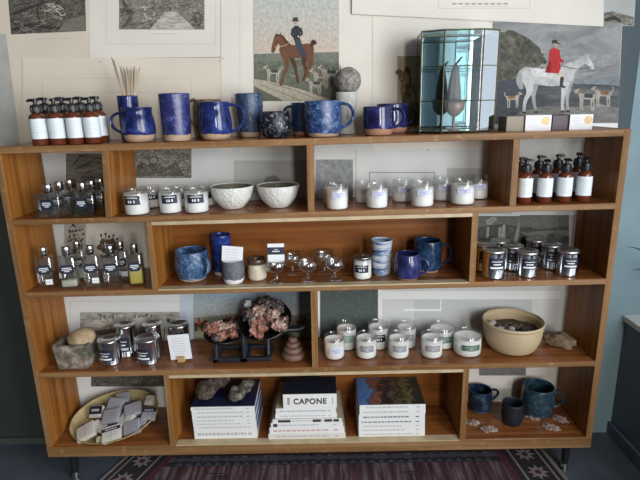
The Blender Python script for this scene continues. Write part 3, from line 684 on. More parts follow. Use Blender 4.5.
s = Sheet(4.5, [CR1]); s.rect(58, 292, 182, 370, WH); s.area(80, 312, 179.5, 352, ENGL)
for _ in range(34): s.stroke([(R_.uniform(84, 178), R_.uniform(314, 322), R_.uniform(.7, 2))], R_.choice([ENG, ENGD, CR2]))
s.poly([(82, 326), (96, 320), (108, 324), (100, 328)], CR3); s.poly([(120, 326), (134, 318), (146, 317), (150, 323), (136, 328)], CR3)
for a in range(110, 178, 6): s.stroke([(a, 340, .6), (a+1, 326, .5)], ENGD)
s.stroke([(88, 334, 2.5), (110, 332, 3), (130, 335, 2.5)], flat('fol_eng', (.19, .175, .13))); s.frame(70, 301, 181, 365, LINE2, .4)
s.done('engraving_picture', 'wide cream landscape engraving in a white mount behind the stone trough and lidded tins')
s = Sheet(5.5, [CR1]); s.rect(180, 291, 196, 368, plain('pale_blue_paper', (.54, .60, .68), .85)); s.done('mounted_paper', 'pale blue paper strip left of the small fox hunting print', 'paper')
s = Sheet(6.5, [CR1]); s.rect(193.5, 290, 316, 350, flat('hunt2_sky', (.33, .385, .42)))
for k in range(10):
    t = k/9; s.area(194, 292+k*2.6, 315.5, 292+(k+1)*2.6+.3, flat('hunt2_sky%d' % k, tuple(a*(1-t)+b*t for a, b in zip((.27, .36, .43), (.42, .42, .38)))))
s.poly([(194, 318), (230, 314), (270, 317), (315.5, 313), (315.5, 328), (194, 324)], flat('hunt2_far', (.25, .255, .19)))
s.poly([(194, 322), (315.5, 321), (315.5, 350), (194, 350)], flat('hunt2_field', (.20, .205, .11)))
s.poly([(194, 331), (230, 329), (250, 335), (194, 337)], flat('hunt2_lane', (.34, .32, .22)))
def rider(s, u, v, k, c=BAYD):
    q = lambda pts, m: s.stroke([(u+a*k, v+b*k, r*k) for a, b, r in pts], m)
    for a in (-4, -2.6, 3, 4.6): q([(a, 2, 1), (a*1.15, 8, .6)], c)
    q([(-4, 0, 2.6), (4, 0, 2.6)], c); q([(4.5, -1, 1.8), (8, -5, 1.3), (10, -3.6, .9)], c); q([(0, -2, 1.7), (0, -6, 1.5)], RED); q([(0, -8.4, 1)], INK); q([(1, 0, .9), (1.6, 4, .7)], INK)
rider(s, 199, 325, .8); rider(s, 226, 320, .55); rider(s, 236, 319, .5, BAY); rider(s, 300, 322, .6)
s.done('hunting_picture', 'small colour print of fox hunters in a field behind the weighing scale')
s = Sheet(5.5, [CR1]); s.rect(314, 287, 382, 360, WH); s.area(320, 288, 378, 360, flat('slate_green', (.075, .095, .09))); s.done('slate_picture', 'plain dark slate green panel print behind the left group of white candles')
s = Sheet(4.5, [CR1]); s.rect(380, 283, 588, 360, GW); s.area(378.5, 291, 560, 299, WH); s.area(404, 308.6, 442, 310.4, WH); s.area(414, 300, 532, 345, plain('cool_grey_paper', (.50, .515, .51), .85)); s.area(440, 300, 441.5, 311, WH); s.area(404, 309, 441, 311, WH)
s.done('mounted_paper', 'pale grey sheet with faint panels behind the candles and stoneware bowl', 'paper')
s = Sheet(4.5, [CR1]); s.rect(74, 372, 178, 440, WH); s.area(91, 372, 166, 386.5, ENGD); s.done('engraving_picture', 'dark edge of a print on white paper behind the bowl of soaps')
s = Sheet(4.5, [CR1]); s.rect(458, 362, 575, 425, CR3); s.area(479, 360, 526, 375.5, flat('grey_strip', (.17, .165, .15))); s.area(468, 388, 545, 388.6, LINE2); s.area(492, 389, 530, 400, plain('pale_patch', (.50, .48, .40), .9)); s.done('mounted_paper', 'cream paper with a dark strip behind the blue mugs in the lowest row', 'paper')

# ================================================================ CERAMICS
TERRA = (.33, .165, .095); BUFF = (.42, .29, .19)
COB = lambda n, clay, zl, **k: glaze('cobalt_'+n, (.006, .009, .045), (.017, .030, .15), clay, zl, c3=(.05, .08, .27), **k)
STRAIGHT = [(.94, 0), (.97, .05), (1, .4), (1, .75), (1, 1)]
PITCH_ = [(.74, 0), (.9, .1), (1, .34), (.95, .62), (.86, .85), (.90, 1)]
TAPER = [(.84, 0), (.88, .08), (.94, .45), (.98, .8), (1, 1)]
ROUND = [(.70, 0), (.90, .14), (1, .42), (.97, .72), (.86, 1)]
BARREL = [(.78, 0), (.93, .12), (1, .42), (.985, .75), (.955, 1)]
def ceramic(name, cat, label, b, u, vb, vt, w, prof, mat, y=None, hd=None, group=None, t=.004, kt=.95, kb=.8):
    x, yc, z, h, r = seat(b, u, vb, vt, w, kb=kb, kt=kt, y=y)
    if hd is None:
        bm = bmesh.new(); vessel(bm, prof, r, h, t)
        o = finish(name, bm, mat, loc=(x, yc, z)); tag(o, label, cat, group); return x, yc, z, h, r
    o = thing(name, label, cat, (x, yc, z), group=group)
    bm = bmesh.new(); vessel(bm, prof, r, h, t); finish('body', bm, mat, parent=o)
    ang, zh, zl, reach, rad = hd
    def rad_at(q):
        for (a0, b0), (a1, b1) in zip(prof, prof[1:]):
            if b0 <= q <= b1: return a0+(a1-a0)*(q-b0)/(b1-b0)
        return prof[-1][0]
    bm = bmesh.new()
    handle(bm, rad_at(zh)*r-t*.45, zh*h, rad_at(zl)*r-t*.45, zl*h, r*reach, rad, ang, rise=.004); finish('handle', bm, mat, parent=o)
    return x, yc, z, h, r

# --- on the top board
ceramic('mug', 'mug', 'blue mug with a terracotta foot and its handle to the left before the reeds', 4, 138.5, 143, 108.4, 33, PITCH_, COB('a', BUFF, .022), y=.062, hd=(PI*.98, .86, .26, 1.95, .0042))
rx, ry, rz_, rh, rr = ceramic('reed_vase', 'vase', 'small cylindrical blue vase holding a bunch of pale reeds', 4, 129.6, 139, 96.5, 20, STRAIGHT, COB('b', BUFF, .0), y=.138)
ceramic('tumbler', 'tumbler', 'tall tapered violet blue tumbler with a buff foot right of the reeds', 4, 176, 143, 94.2, 30.5, TAPER, glaze('violet_tumbler', (.014, .017, .075), (.035, .042, .17), BUFF, .019, c3=(.14, .15, .33), scale=60, bump=.5), y=.056)
ceramic('mug', 'mug', 'brown stoneware mug with a beaded rim hidden behind the glossy blue pitcher mug', 4, 208.5, 137, 100.3, 28, BARREL, mottle('brown_stoneware', [(.35, (.06, .038, .024)), (.5, (.15, .10, .062)), (.68, (.27, .20, .135))], 60, .7, .5), y=.158, hd=(PI*.97, 1.0, .35, 1.75, .005))
ceramic('mug', 'mug', 'glossy bright blue pitcher mug with its handle to the right', 4, 215.2, 140.6, 102.8, 33, PITCH_, COB('c', BUFF, .018, scale=22, bump=.12, rough=.08), y=.062, hd=(.12, .93, .2, 2.02, .0045))
ceramic('tumbler', 'tumbler', 'tall textured steel blue tumbler standing left of the black speckled one', 4, 249.8, 138, 94.2, 27.6, [(.70, 0), (.80, .1), (.93, .42), (.99, .75), (1, 1)], glaze('steel_blue', (.012, .024, .052), (.035, .068, .14), BUFF, .016, c3=(.13, .21, .32), scale=110, bump=.7), y=.145)
ceramic('tumbler', 'tumbler', 'short round black tumbler speckled with white', 4, 275.5, 139, 112.2, 31, ROUND, glaze('black_speckle', (.006, .006, .010), (.012, .013, .020), (.02, .02, .02), .0, c3=(.40, .44, .50), scale=95, bump=.7), y=.072)
ceramic('mug', 'mug', 'dark blue mug with its handle to the left half hidden behind the lighter blue mug', 4, 303.5, 137, 103.6, 25, BARREL, glaze('dark_blue_mug', (.007, .014, .038), (.02, .04, .10), TERRA, .012), y=.148, hd=(PI, .9, .3, 1.8, .0042))
ceramic('mug', 'mug', 'wide bright speckled blue mug before the stone ball on its pot', 4, 323, 138.6, 101.6, 37, [(.80, 0), (.94, .14), (1, .4), (1, .7), (.98, 1)], glaze('speckle_blue', (.009, .022, .075), (.032, .072, .20), BUFF, .010, c3=(.28, .38, .52), scale=70, bump=.5), y=.066, hd=(.1, .92, .22, 1.86, .0048))
ceramic('mug', 'mug', 'deep indigo mug with a bare terracotta foot left of the glass case', 4, 378, 136.4, 107.4, 31, [(.86, 0), (.93, .1), (1, .3), (.99, .7), (.97, 1)], glaze('indigo', (.006, .006, .030), (.016, .016, .085), TERRA, .019, c3=(.05, .05, .18), scale=24, bump=.1, rough=.08), y=.062, hd=(.05, .92, .24, 1.92, .0045))
ceramic('mug', 'mug', 'second indigo mug peeping out behind the one with the terracotta foot', 4, 392, 134.6, 104.6, 32, BARREL, MATS['indigo'], y=.148, hd=(.0, .9, .3, 1.62, .0042))
# stone ball on a grey pot
px_, pyy, pz_, ph, pr = ceramic('grey_pot', 'pot', 'grey white waisted pot carrying a mottled stone ball', 4, 346.8, 134.4, 93, 21.6, [(.80, 0), (.80, .06), (.70, .22), (.72, .45), (.95, .75), (1, 1)], mottle('chalky_pot', [(.35, (.40, .39, .36)), (.6, (.56, .55, .52))], 24, .85, .3), y=.165)
q = py(348, 80, pyy); br = 26*mpp(q)/2
bm = rock((br, br, br), 5, .035, 2.4, 4)
tag(finish('stone_ball', bm, mottle('lichen_stone', [(.34, (.075, .068, .058)), (.46, (.19, .175, .15)), (.6, (.33, .315, .28)), (.72, (.44, .425, .39))], 75, .95, .7), loc=(q.x, pyy, pz_+ph-br*.13)), 'mottled grey stone ball resting on the waisted grey pot', 'ornament')

# --- bundle of reeds
REED = plain('reed', (.80, .62, .42), .7, var=.15, vscale=30)
bm = bmesh.new(); lathe(bm, [(0, 0), (.0013, 0), (.0013, 1), (0, 1)], 8); proto = finish('reed', bm, REED)
tips = [(111.5, 57), (113.5, 60), (120, 66), (121.6, 69), (123.5, 67.5), (125, 70), (126.4, 66.5), (128, 68.5), (129.3, 70), (130.6, 67), (132, 69), (133.4, 66.5), (135, 66), (136.8, 69), (138.8, 68), (140.2, 66.5), (127.3, 72), (134, 72), (122.6, 73)]
RB = rz_ + .010
for k, (u, v) in enumerate(tips):
    o = proto if k == 0 else proto.copy()
    if k: COL.objects.link(o)
    yt = ry + R_.uniform(-.018, .024); T = py(u, v, yt)
    f = 1 - k/len(tips); a = 2.4*k
    b0 = Vector((rx + (.011 if u < 118 else -(u-129)/14*.010), ry + rr*.45*math.sin(a), RB))
    d = T-b0; o.location = b0; o.scale = (1, 1, d.length); o.rotation_mode = 'QUATERNION'; o.rotation_quaternion = Vector((0, 0, 1)).rotation_difference(d)
    if u < 115: tag(o, 'long pale reed leaning far out to the left of the bunch', 'reed', 'reeds leaning left in the blue vase')
    else: tag(o, 'slim pale reed in the upright bunch in the blue vase', 'reed', 'upright reeds in the blue vase')

# --- middle compartment of the third row from the floor
ceramic('mug', 'mug', 'wide speckled light blue mug at the left end of the middle compartment', 2, 192, 282.6, 246.5, 34, [(.68, 0), (.86, .1), (1, .42), (.99, .7), (.94, 1)], glaze('sky_mug', (.022, .045, .105), (.055, .12, .24), (.50, .42, .33), .010, c3=(.32, .40, .45), scale=55, bump=.5), hd=(-.62, .86, .22, 1.62, .0048))
ceramic('tumbler', 'tumbler', 'tall ultramarine tumbler behind the grey cup holding a card', 2, 222, 272, 233, 19.5, STRAIGHT, glaze('ultra', (.008, .015, .085), (.024, .048, .23), (.45, .42, .40), .012, c3=(.09, .16, .48), scale=30), y=.15)
cx_, cy_, cz_, ch_, cr_ = ceramic('cup', 'cup', 'charcoal grey cup with a white dipped foot holding a small card', 2, 233.3, 281.8, 258, 22, [(.80, 0), (.93, .14), (1, .5), (1, 1)], glaze('charcoal_dip', (.075, .082, .095), (.13, .14, .155), (.68, .67, .68), .017, rough=.6, wob=.010, scale=80), y=.055)
bm = bmesh.new(); box(bm, -.034, .034, -.0006, .0006, 0, .062)
for k in range(5): quad(bm, -.024, .024-.008*R_.random(), .050-.009*k, .0515-.009*k, -.0008, 1)
bmesh.ops.rotate(bm, verts=bm.verts, matrix=Matrix.Rotation(.10, 3, 'Y'))
q = py(231, 246.5, cy_)
tag(finish('card', bm, [WHITE, plain('pale_ink', (.50, .56, .62), .8)], loc=(q.x, cy_-.004, q.z-.060), smooth=False), 'white card with pale printing standing in the charcoal grey cup', 'card')
ceramic('pot', 'pot', 'small cream pot with a brown rim beside the charcoal cup', 2, 257, 277.8, 257, 18.6, [(.88, 0), (1, .12), (.99, .55), (.93, .68), (.96, 1)], glaze('brown_rim', (.50, .44, .33), (.60, .54, .42), (.60, .54, .42), .0, rough=.3), y=.085)
bm = bmesh.new(); x, yc, z, h, r = seat(2, 257, 277.8, 257, 18.6, .8, .95, .085); lathe(bm, [(r*.97, h*.78), (r*.985, h*.88), (r*.99, h*1.02), (r*.95, h*1.05), (r*.80, h*1.02), (r*.78, h*.80)], 40)
o = finish('rim', bm, plain('brown_glaze', (.085, .05, .035), .25)); o.parent = [a for a in bpy.data.objects if a.name.startswith('pot') and a.get('category') == 'pot'][-1]; o['label'] = 'dark brown glazed rim'
SW = mottle('blue_swirl', [(.36, (.045, .085, .22)), (.46, (.26, .34, .46)), (.56, (.56, .58, .58)), (.70, (.42, .41, .40))], 16, .18, .05, detail=3, mapping=(.55, .55, 3.2), dist=1.2)
ceramic('tumbler', 'tumbler', 'lower of two stacked blue and white marbled tumblers', 2, 381.5, 270.5, 252, 20.5, [(.80, 0), (.92, .2), (1, .6), (1, 1)], SW, y=.105)
x, yc, z, h, r = seat(2, 381.5, 270.5, 252, 20.5, .8, .95, .105)
hh = py(381.5, 238.3, yc+r).z - z - h
bm = bmesh.new(); vessel(bm, [(.80, 0), (.90, .18), (.98, .6), (1.05, 1)], r, hh+.010, .004)
tag(finish('tumbler', bm, SW, loc=(x, yc, z+h-.0055)), 'upper of two stacked blue and white marbled tumblers', 'tumbler')
ceramic('mug', 'mug', 'small violet blue mug before the larger navy mug', 2, 407.5, 278.6, 250.5, 27, ROUND, glaze('violet_mug', (.009, .011, .052), (.032, .037, .14), TERRA, .008, c3=(.11, .13, .30), scale=18, bump=.1), y=.05, hd=(-.35, .84, .2, 1.75, .0042))
ceramic('mug', 'mug', 'large navy mug with a round handle at the right of the middle compartment', 2, 427.5, 271.5, 237.5, 27.5, BARREL, glaze('navy_mug', (.006, .013, .038), (.014, .038, .085), BUFF, .008, c3=(.04, .11, .17), scale=30, bump=.2), y=.13, hd=(-.05, .86, .18, 1.95, .0045))

# --- lowest row, right
ceramic('mug', 'mug', 'dark blue mug with a looped handle beside the divider in the lowest row', 0, 480, 411.5, 384, 23.5, BARREL, glaze('midnight', (.006, .012, .032), (.012, .03, .062), (.10, .11, .125), .010, c3=(.06, .11, .14), scale=26), hd=(.25, .88, .4, 1.95, .0042))
ceramic('tumbler', 'tumbler', 'small matte black blue cup standing in front in the lowest row', 0, 512.5, 427, 397.5, 21, [(.74, 0), (.92, .14), (1, .5), (.97, 1)], glaze('matte_black_blue', (.007, .009, .016), (.012, .016, .027), (.012, .014, .02), .0, rough=.5))
ceramic('mug', 'mug', 'large dusky teal blue mug at the back of the lowest row', 0, 538, 411, 378.5, 32, [(.80, 0), (.92, .1), (1, .45), (.99, .75), (.93, 1)], glaze('teal_mug', (.012, .030, .048), (.03, .066, .09), (.11, .115, .11), .008, c3=(.09, .15, .18), scale=60, bump=.5), y=.155, hd=(-.12, .80, .25, 1.72, .0045))

# --- textured white bowls
BOWLOUT = nt('white_bowl_glaze'); m_, n_, b_ = BOWLOUT
b_.inputs['Base Color'].default_value = (.68, .67, .63, 1); b_.inputs['Roughness'].default_value = .4
tc_ = n_.nodes.new('ShaderNodeTexCoord'); vo = n_.nodes.new('ShaderNodeTexVoronoi'); vo.inputs['Scale'].default_value = 120; bp_ = n_.nodes.new('ShaderNodeBump'); bp_.inputs['Strength'].default_value = .8; bp_.inputs['Distance'].default_value = .003
n_.links.new(tc_.outputs['Object'], vo.inputs['Vector']); n_.links.new(vo.outputs['Distance'], bp_.inputs['Height']); n_.links.new(bp_.outputs[0], b_.inputs['Normal'])
OLIVE = plain('olive_glaze', (.15, .14, .10), .15, var=.25, vscale=14)
BOWLP = [(.44, 0), (.52, .06), (.78, .38), (.93, .72), (1, 1)]
for u, vt, vb, w, lb in ((232.3, 183.6, 209.6, 44, 'white textured bowl with an olive inside next to the dark label candles'), (278.4, 182.6, 209.2, 43, 'white textured bowl with an olive inside next to the divider')):
    x, yc, z, h, r = seat(3, u, vb, vt, w, kb=.45, kt=.98, y=.095)
    o = thing('bowl', lb, 'bowl', (x, yc, z), group='white bowls on the upper shelf')
    bm = bmesh.new(); vessel(bm, BOWLP, r, h, .005); finish('shell', bm, m_, parent=o)
    bm = bmesh.new(); lathe(bm, [(0, .0085)]+[(max(a*r-.0066, .002), max(c*h+.002, .0085)) for a, c in BOWLP[1:]][:-1]+[(r-.0056, h*.99)], 40); g_ = finish('inner_glaze', bm, OLIVE, parent=o); g_['label'] = 'dark olive glaze inside the bowl'

# ================================================================ PUMP BOTTLES
def pump_bottle(b, u, vb, vt, w, label, group, y=None, head=0.):
    x, yc, z, h, r = seat(b, u, vb, vt, w, kb=1, kt=0, y=y)
    o = thing('pump_bottle', label, 'bottle', (x, yc, z), rz=toward(x, yc, .8)+PI/2, group=group)
    hb = h*.70
    bm = bmesh.new(); lathe(bm, [(0, 0), (r*.93, 0), (r, r*.10), (r, hb*.82), (r*.97, hb*.88), (r*.80, hb*.95), (r*.52, hb*.985), (r*.50, hb*1.03), (0, hb*1.03)], 32); finish('bottle', bm, AMBER, parent=o)
    bm = bmesh.new(); patch(bm, r*1.012, hb*.20, hb*.82, -PI/2, 4.6, 0, 26)
    for k in range(6): patch(bm, r*1.02, hb*(.70-.075*k), hb*(.71-.075*k), -PI/2-.05, (1.0, 1.3, .8, 1.2, 1.25, .7)[k], 1, 6)
    finish('label', bm, [PLBL, plain('label_ink', (.42, .48, .50), .8)], parent=o)
    bm = bmesh.new(); lathe(bm, [(0, hb*1.0), (r*.64, hb*1.0), (r*.66, hb*1.02), (r*.66, hb*1.19), (r*.58, hb*1.24), (r*.24, hb*1.27), (r*.22, h*.95), (0, h*.95)], 28)
    for k in range(14): 
        a = 2*PI*k/14; tube(bm, [(r*.66*math.cos(a), r*.66*math.sin(a), hb*1.04), (r*.66*math.cos(a), r*.66*math.sin(a), hb*1.18)], r*.05, 5)
    lathe(bm, [(0, h*.945), (r*.42, h*.945), (r*.44, h*.985), (r*.36, h), (0, h)], 20)
    a = head; tube(bm, [(0, 0, h*.972), (r*.55*math.cos(a), r*.55*math.sin(a), h*.974), (r*.82*math.cos(a), r*.82*math.sin(a), h*.964), (r*.9*math.cos(a), r*.9*math.sin(a), h*.945)], [r*.22, r*.19, r*.15, r*.12], 10)
    finish('pump', bm, PUMP, parent=o)
G1 = 'amber pump bottles on the top board'
for k, (u, w) in enumerate(((38, 17.4), (56, 17), (74, 16.6), (91.3, 16.4))):
    pump_bottle(4, u, 145.3-.15*k, 99.6-.5*k, w*.93, ['front amber pump bottle nearest the left end of the top board', 'second amber pump bottle from the left in the front row on the top board', 'third amber pump bottle from the left in the front row on the top board', 'front amber pump bottle nearest the blue mug on the top board'][k], G1, y=.022+.003*k, head=(PI*.95, -.2, PI*.97, PI*.95)[k])
for k, u in enumerate((46.6, 64, 82, 98.2)):
    pump_bottle(4, u, 142, 98.4-.45*k, 15.6, ['leftmost amber pump bottle of the back row on the top board', 'second amber pump bottle of the back row on the top board', 'third amber pump bottle of the back row on the top board', 'amber pump bottle at the right end of the back row on the top board'][k], G1, y=.102, head=PI*.97)
G2 = 'amber pump bottles in the upper right compartment'
for k, (u, vt) in enumerate(((525.3, 159.6), (545.4, 159.8), (565.2, 159), (584.6, 157.6))):
    pump_bottle(3, u, 203.2-.5*k, vt, 14.4, ['amber pump bottle next to the divider, front row of the upper right compartment', 'second front amber pump bottle in the upper right compartment', 'third front amber pump bottle in the upper right compartment', 'front amber pump bottle nearest the right side panel'][k], G2, y=.05, head=(.1, -1.2, -1.0, -1.3)[k])
for k, (u, vt) in enumerate(((519.8, 158), (538.2, 156.2), (556.8, 155), (577, 153.2))):
    pump_bottle(3, u, 198, vt, 13.4, ['amber pump bottle half hidden by the divider of the upper right compartment', 'second amber pump bottle of the back row in the upper right compartment', 'third amber pump bottle of the back row in the upper right compartment', 'rear amber pump bottle nearest the right side panel'][k], G2, y=.118, head=(.1, .05, .1, -1.2)[k])

# ================================================================ CANDLES
def candle(b, u, vb, vt, w, label, group, y=None, lab=None, turn=0., fill=.74, lw=1.25, lz=(.36, .66), lid=False):
    x, yc, z, h, r = seat(b, u, vb+.7, vt-.7, w, kb=1, kt=1, y=y)
    o = thing('candle', label, 'candle', (x, yc, z), rz=toward(x, yc, .7)+PI/2+turn, group=group)
    t = .0022
    bm = bmesh.new(); lathe(bm, [(0, 0), (r*.93, 0), (r, .003), (r, h-.001), (r-.001, h), (r-t, h-.001), (r-t, h*fill)], 36); finish('glass_jar', bm, GLASS, parent=o)
    bm = bmesh.new(); lathe(bm, [(0, .0018), (r*.90, .0018), (r-t-.0002, .0055), (r-t-.0002, h*fill-.0015), (r*.9, h*fill-.003), (0, h*fill-.003)], 36); finish('wax', bm, WAX, parent=o)
    bm = bmesh.new(); tube(bm, [(0, 0, h*fill-.004), (.0006, 0, h*fill+.006), (.002, .0005, h*fill+.011)], .0009, 6); finish('wick', bm, plain('wick_cotton', (.55, .52, .46), .9), parent=o)
    if lab:
        m, im = lab; bm = bmesh.new(); z0, z1 = h*lz[0], h*lz[1]
        patch(bm, r+.0006, z0, z1, -PI/2, lw, 0)
        H = z1-z0
        if im is INKW:
            patch(bm, r+.0011, z0+H*.72, z0+H*.78, -PI/2, lw*.7, 1)
            for a in (-.16, -.02, .16): patch(bm, r+.0011, z0+H*.22, z0+H*.50, -PI/2+a*lw, lw*.075, 1, 3)
            patch(bm, r+.0011, z0+H*.22, z0+H*.29, -PI/2-.10*lw, lw*.16, 1, 3)
            patch(bm, r+.0011, z0+H*.86, z0+H*.89, -PI/2, lw*.45, 1)
        else:
            for a, ww in ((.75, .6), (.55, .75), (.22, .55)): patch(bm, r+.0011, z0+H*a, z0+H*(a+.06), -PI/2, lw*ww, 1)
            patch(bm, r+.0011, z0+H*.34, z0+H*.48, -PI/2, lw*.16, 1, 3)
        finish('label', bm, [m, im], parent=o)
    if lid:
        bm = bmesh.new(); lathe(bm, [(0, h), (r*.99, h), (r*1.02, h+.001), (r*1.02, h+.005), (r*.98, h+.006), (0, h+.006)], 36); finish('lid', bm, lid, parent=o)
DARKL = (NAVY, INKW); LIL = (plain('lilac_white_label', (.60, .61, .74), .6), plain('lilac_ink', (.22, .22, .42), .7))
GREYL = (plain('grey_label', (.24, .24, .27), .6), plain('pale_grey_ink', (.58, .58, .60), .7)); MAUV = (plain('mauve_grey_label', (.27, .24, .27), .6), MATS['pale_grey_ink'])
GRNL = (plain('green_label', (.055, .12, .085), .6), plain('pale_green_ink', (.45, .55, .48), .7)); GRN2 = (plain('soft_green_label', (.22, .33, .25), .6), MATS['pale_green_ink'])
DLG = 'dark label candles on the upper shelf'
for k, (u, vb, vt, w) in enumerate(((136.4, 215, 187.6, 24.6), (170.2, 213, 187.2, 23), (196.4, 212.6, 186.6, 24.4))):
    candle(3, u, vb, vt, w, ['white candle with a dark label at the left end of the upper shelf', 'white candle with a dark label, middle of the three in front', 'white candle with a dark label right beside the first white bowl'][k], DLG, lab=DARKL, turn=(-.30, .02, .0)[k], lz=(.42, .76), lw=1.35, fill=.84)
for k, (u, w, tn) in enumerate(((151, 21, .15), (179, 20, .1), (205, 20, .1))):
    candle(3, u, 206, 185.6-.2*k, w, ['candle showing part of its dark label behind the leftmost pair on the upper shelf', 'candle hidden behind the middle dark label candle', 'candle in the back between the third dark label candle and the bowl'][k], DLG, y=.156, lab=DARKL, turn=tn, lz=(.40, .74))
PLG = 'pale label candles on the upper shelf'
for k, (u, vb, vt, w) in enumerate(((337.2, 209.5, 182, 22.2), (377.2, 207.8, 181.4, 21.8), (422.6, 206.4, 179.6, 22.8), (462.9, 204.4, 178, 24))):
    candle(3, u, vb, vt, w, ['front pale label candle nearest the centre divider', 'second pale label candle of the front row', 'third pale label candle of the front row', 'front pale label candle at the right end of its row'][k], PLG, lab=LIL, turn=.12, lz=(.46, .68), lw=1.3, fill=.80)
for k, (u, vt) in enumerate(((333.4, 181.6), (365.4, 180), (402.4, 178.4), (443, 176.6), (477.4, 175.4))):
    candle(3, u, 203, vt, 21, ['pale candle just behind the front one by the centre divider', 'pale candle in the back row behind the left side of the second front one', 'pale candle in the back row midway between the second and third front ones', 'pale candle in the back row midway between the third and fourth front ones', 'pale candle in the back corner at the right end'][k], PLG, y=(.135, .14, .14, .14, .15)[k], lab=LIL, turn=.12, lz=(.46, .68))
LOG = 'white candles on the lower shelf'
for k, (u, vb, vt, w, lb, nm) in enumerate(((334.4, 359.6, 332, 20.8, LIL, 'white candle with a lilac label first in the front row of the lower shelf'), (366.4, 358.8, 330.6, 21, GREYL, 'white candle with a grey label second in the front row of the lower shelf'),
        (398.8, 358.6, 330.6, 21.2, GREYL, 'white candle with a grey label third in the front row of the lower shelf'), (431.9, 358.4, 330, 22, MAUV, 'white candle with a mauve grey label left of the large green label candle'), (467.4, 357.2, 327.6, 28, GRNL, 'large white candle with a dark green label beside the stoneware bowl'))):
    candle(1, u, vb, vt, w, nm, LOG, lab=lb, turn=(.15, .06, .08, .08, .22)[k], lz=(.34, .62) if k else (.30, .55), fill=.84, lw=1.3)
for k, (u, vt, w, lb, y, nm) in enumerate(((346.4, 320.6, 20, GRN2, .145, 'white candle with a soft green label first in the back row of the lower shelf'), (378, 319.6, 20, DARKL, .145, 'white candle with a navy label in the back row of the lower shelf'),
        (406.5, 320.4, 19.2, GREYL, .148, 'white candle with a grey label in the back row of the lower shelf'), (442, 321, 25, GRNL, .145, 'large white candle with a dark green label in the back row'))):
    candle(1, u, 345, vt, w, nm, LOG, lab=lb, y=y, turn=.1, lz=(.34, .64), fill=.84, lw=1.3)
candle(2, 362.5, 279.2, 256, 18.8, 'small ivory candle with a dark label and a tin lid in the middle compartment', None, lab=DARKL, turn=-.12, lz=(.36, .72), fill=.97, lw=1.5, lid=plain('dull_tin', (.30, .30, .29), .35, 1))

# ================================================================ SCENT BOTTLES
def rounded_prism(bm, w, d, z0, z1, rad, mi=0, n=5):
    ring = []
    for cx, cy, a0 in ((w/2-rad, d/2-rad, 0), (-w/2+rad, d/2-rad, PI/2), (-w/2+rad, -d/2+rad, PI), (w/2-rad, -d/2+rad, 1.5*PI)):
        for k in range(n): a = a0+PI/2*k/(n-1); ring.append((cx+rad*math.cos(a), cy+rad*math.sin(a)))
    rings = []
    for s, z in ((.94, z0), (1, z0+.0015), (1, z1-.003), (.93, z1)): rings.append([bm.verts.new((x*s, y*s, z)) for x, y in ring])
    fs = []
    for a, b in zip(rings, rings[1:]):
        for k in range(len(ring)): fs.append(bm.faces.new((a[k], a[(k+1) % len(ring)], b[(k+1) % len(ring)], b[k])))
    fs.append(bm.faces.new(rings[0][::-1])); fs.append(bm.faces.new(rings[-1]))
    for f in fs: f.material_index = mi
def scent_bottle(b, x, yc, z, w, d, h, capw, caph, label, group, liq=None, fill=.5, rz=0., tag_white=False, lab=(.45, .70, .62), rad=.006, cut=.22):
    o = thing('scent_bottle', label, 'perfume bottle', (x, yc, z), rz=rz, group=group)
    hb = h-caph
    bm = bmesh.new(); rounded_prism(bm, w, d, 0, hb, rad); finish('glass_body', bm, PGLASS, parent=o)
    if liq:
        bm = bmesh.new(); rounded_prism(bm, w-.006, d-.006, .006, hb*fill, rad*.8); finish('liquid', bm, liq, parent=o)
    bm = bmesh.new(); lathe(bm, [(0, hb), (capw*.42, hb), (capw*.42, hb+.003), (capw/2, hb+.003), (capw/2, h-.0015), (capw*.46, h), (0, h)], 24); finish('cap', bm, CHROME, parent=o)
    bm = bmesh.new(); y = -d/2-.0005; wl = w*lab[2]; z0, z1 = hb*lab[0], hb*lab[1]; cz = (z1-z0)*cut
    f = bm.faces.new([bm.verts.new(p) for p in ((-wl/2, y, z0+cz), (-wl/2+cz, y, z0), (wl/2-cz, y, z0), (wl/2, y, z0+cz), (wl/2, y, z1-cz), (wl/2-cz, y, z1), (-wl/2+cz, y, z1), (-wl/2, y, z1-cz))])
    H = z1-z0
    for a, ww in ((.62, .66), (.44, .72), (.26, .36)): quad(bm, -wl*ww/2, wl*ww/2, z0+H*a, z0+H*(a+.09), y-.0004, 1)
    finish('label', bm, [NAVY, INKW], parent=o, smooth=False)
    if tag_white:
        bm = bmesh.new(); quad(bm, w*.0, w*.42, hb*.13, hb*.30, y, 0); quad(bm, w*.04, w*.38, hb*.20, hb*.215, y-.0003, 1); s_ = finish('price_sticker', bm, [WHITE, INKG], parent=o, smooth=False); s_['label'] = 'white price sticker'
CLEARL = thin_glass('clear_liquid', (.955, .955, .94), .06); PALEG = plain('pale_green_liquid', (.56, .60, .44), .2); YELL = plain('yellow_liquid', (.66, .56, .12), .15); OLVL = thin_glass('olive_liquid', (.78, .76, .48), .05)
PALEW = plain('cloudy_pale_liquid', (.60, .63, .50), .2)
SQ = 'square scent bottles on the upper shelf'
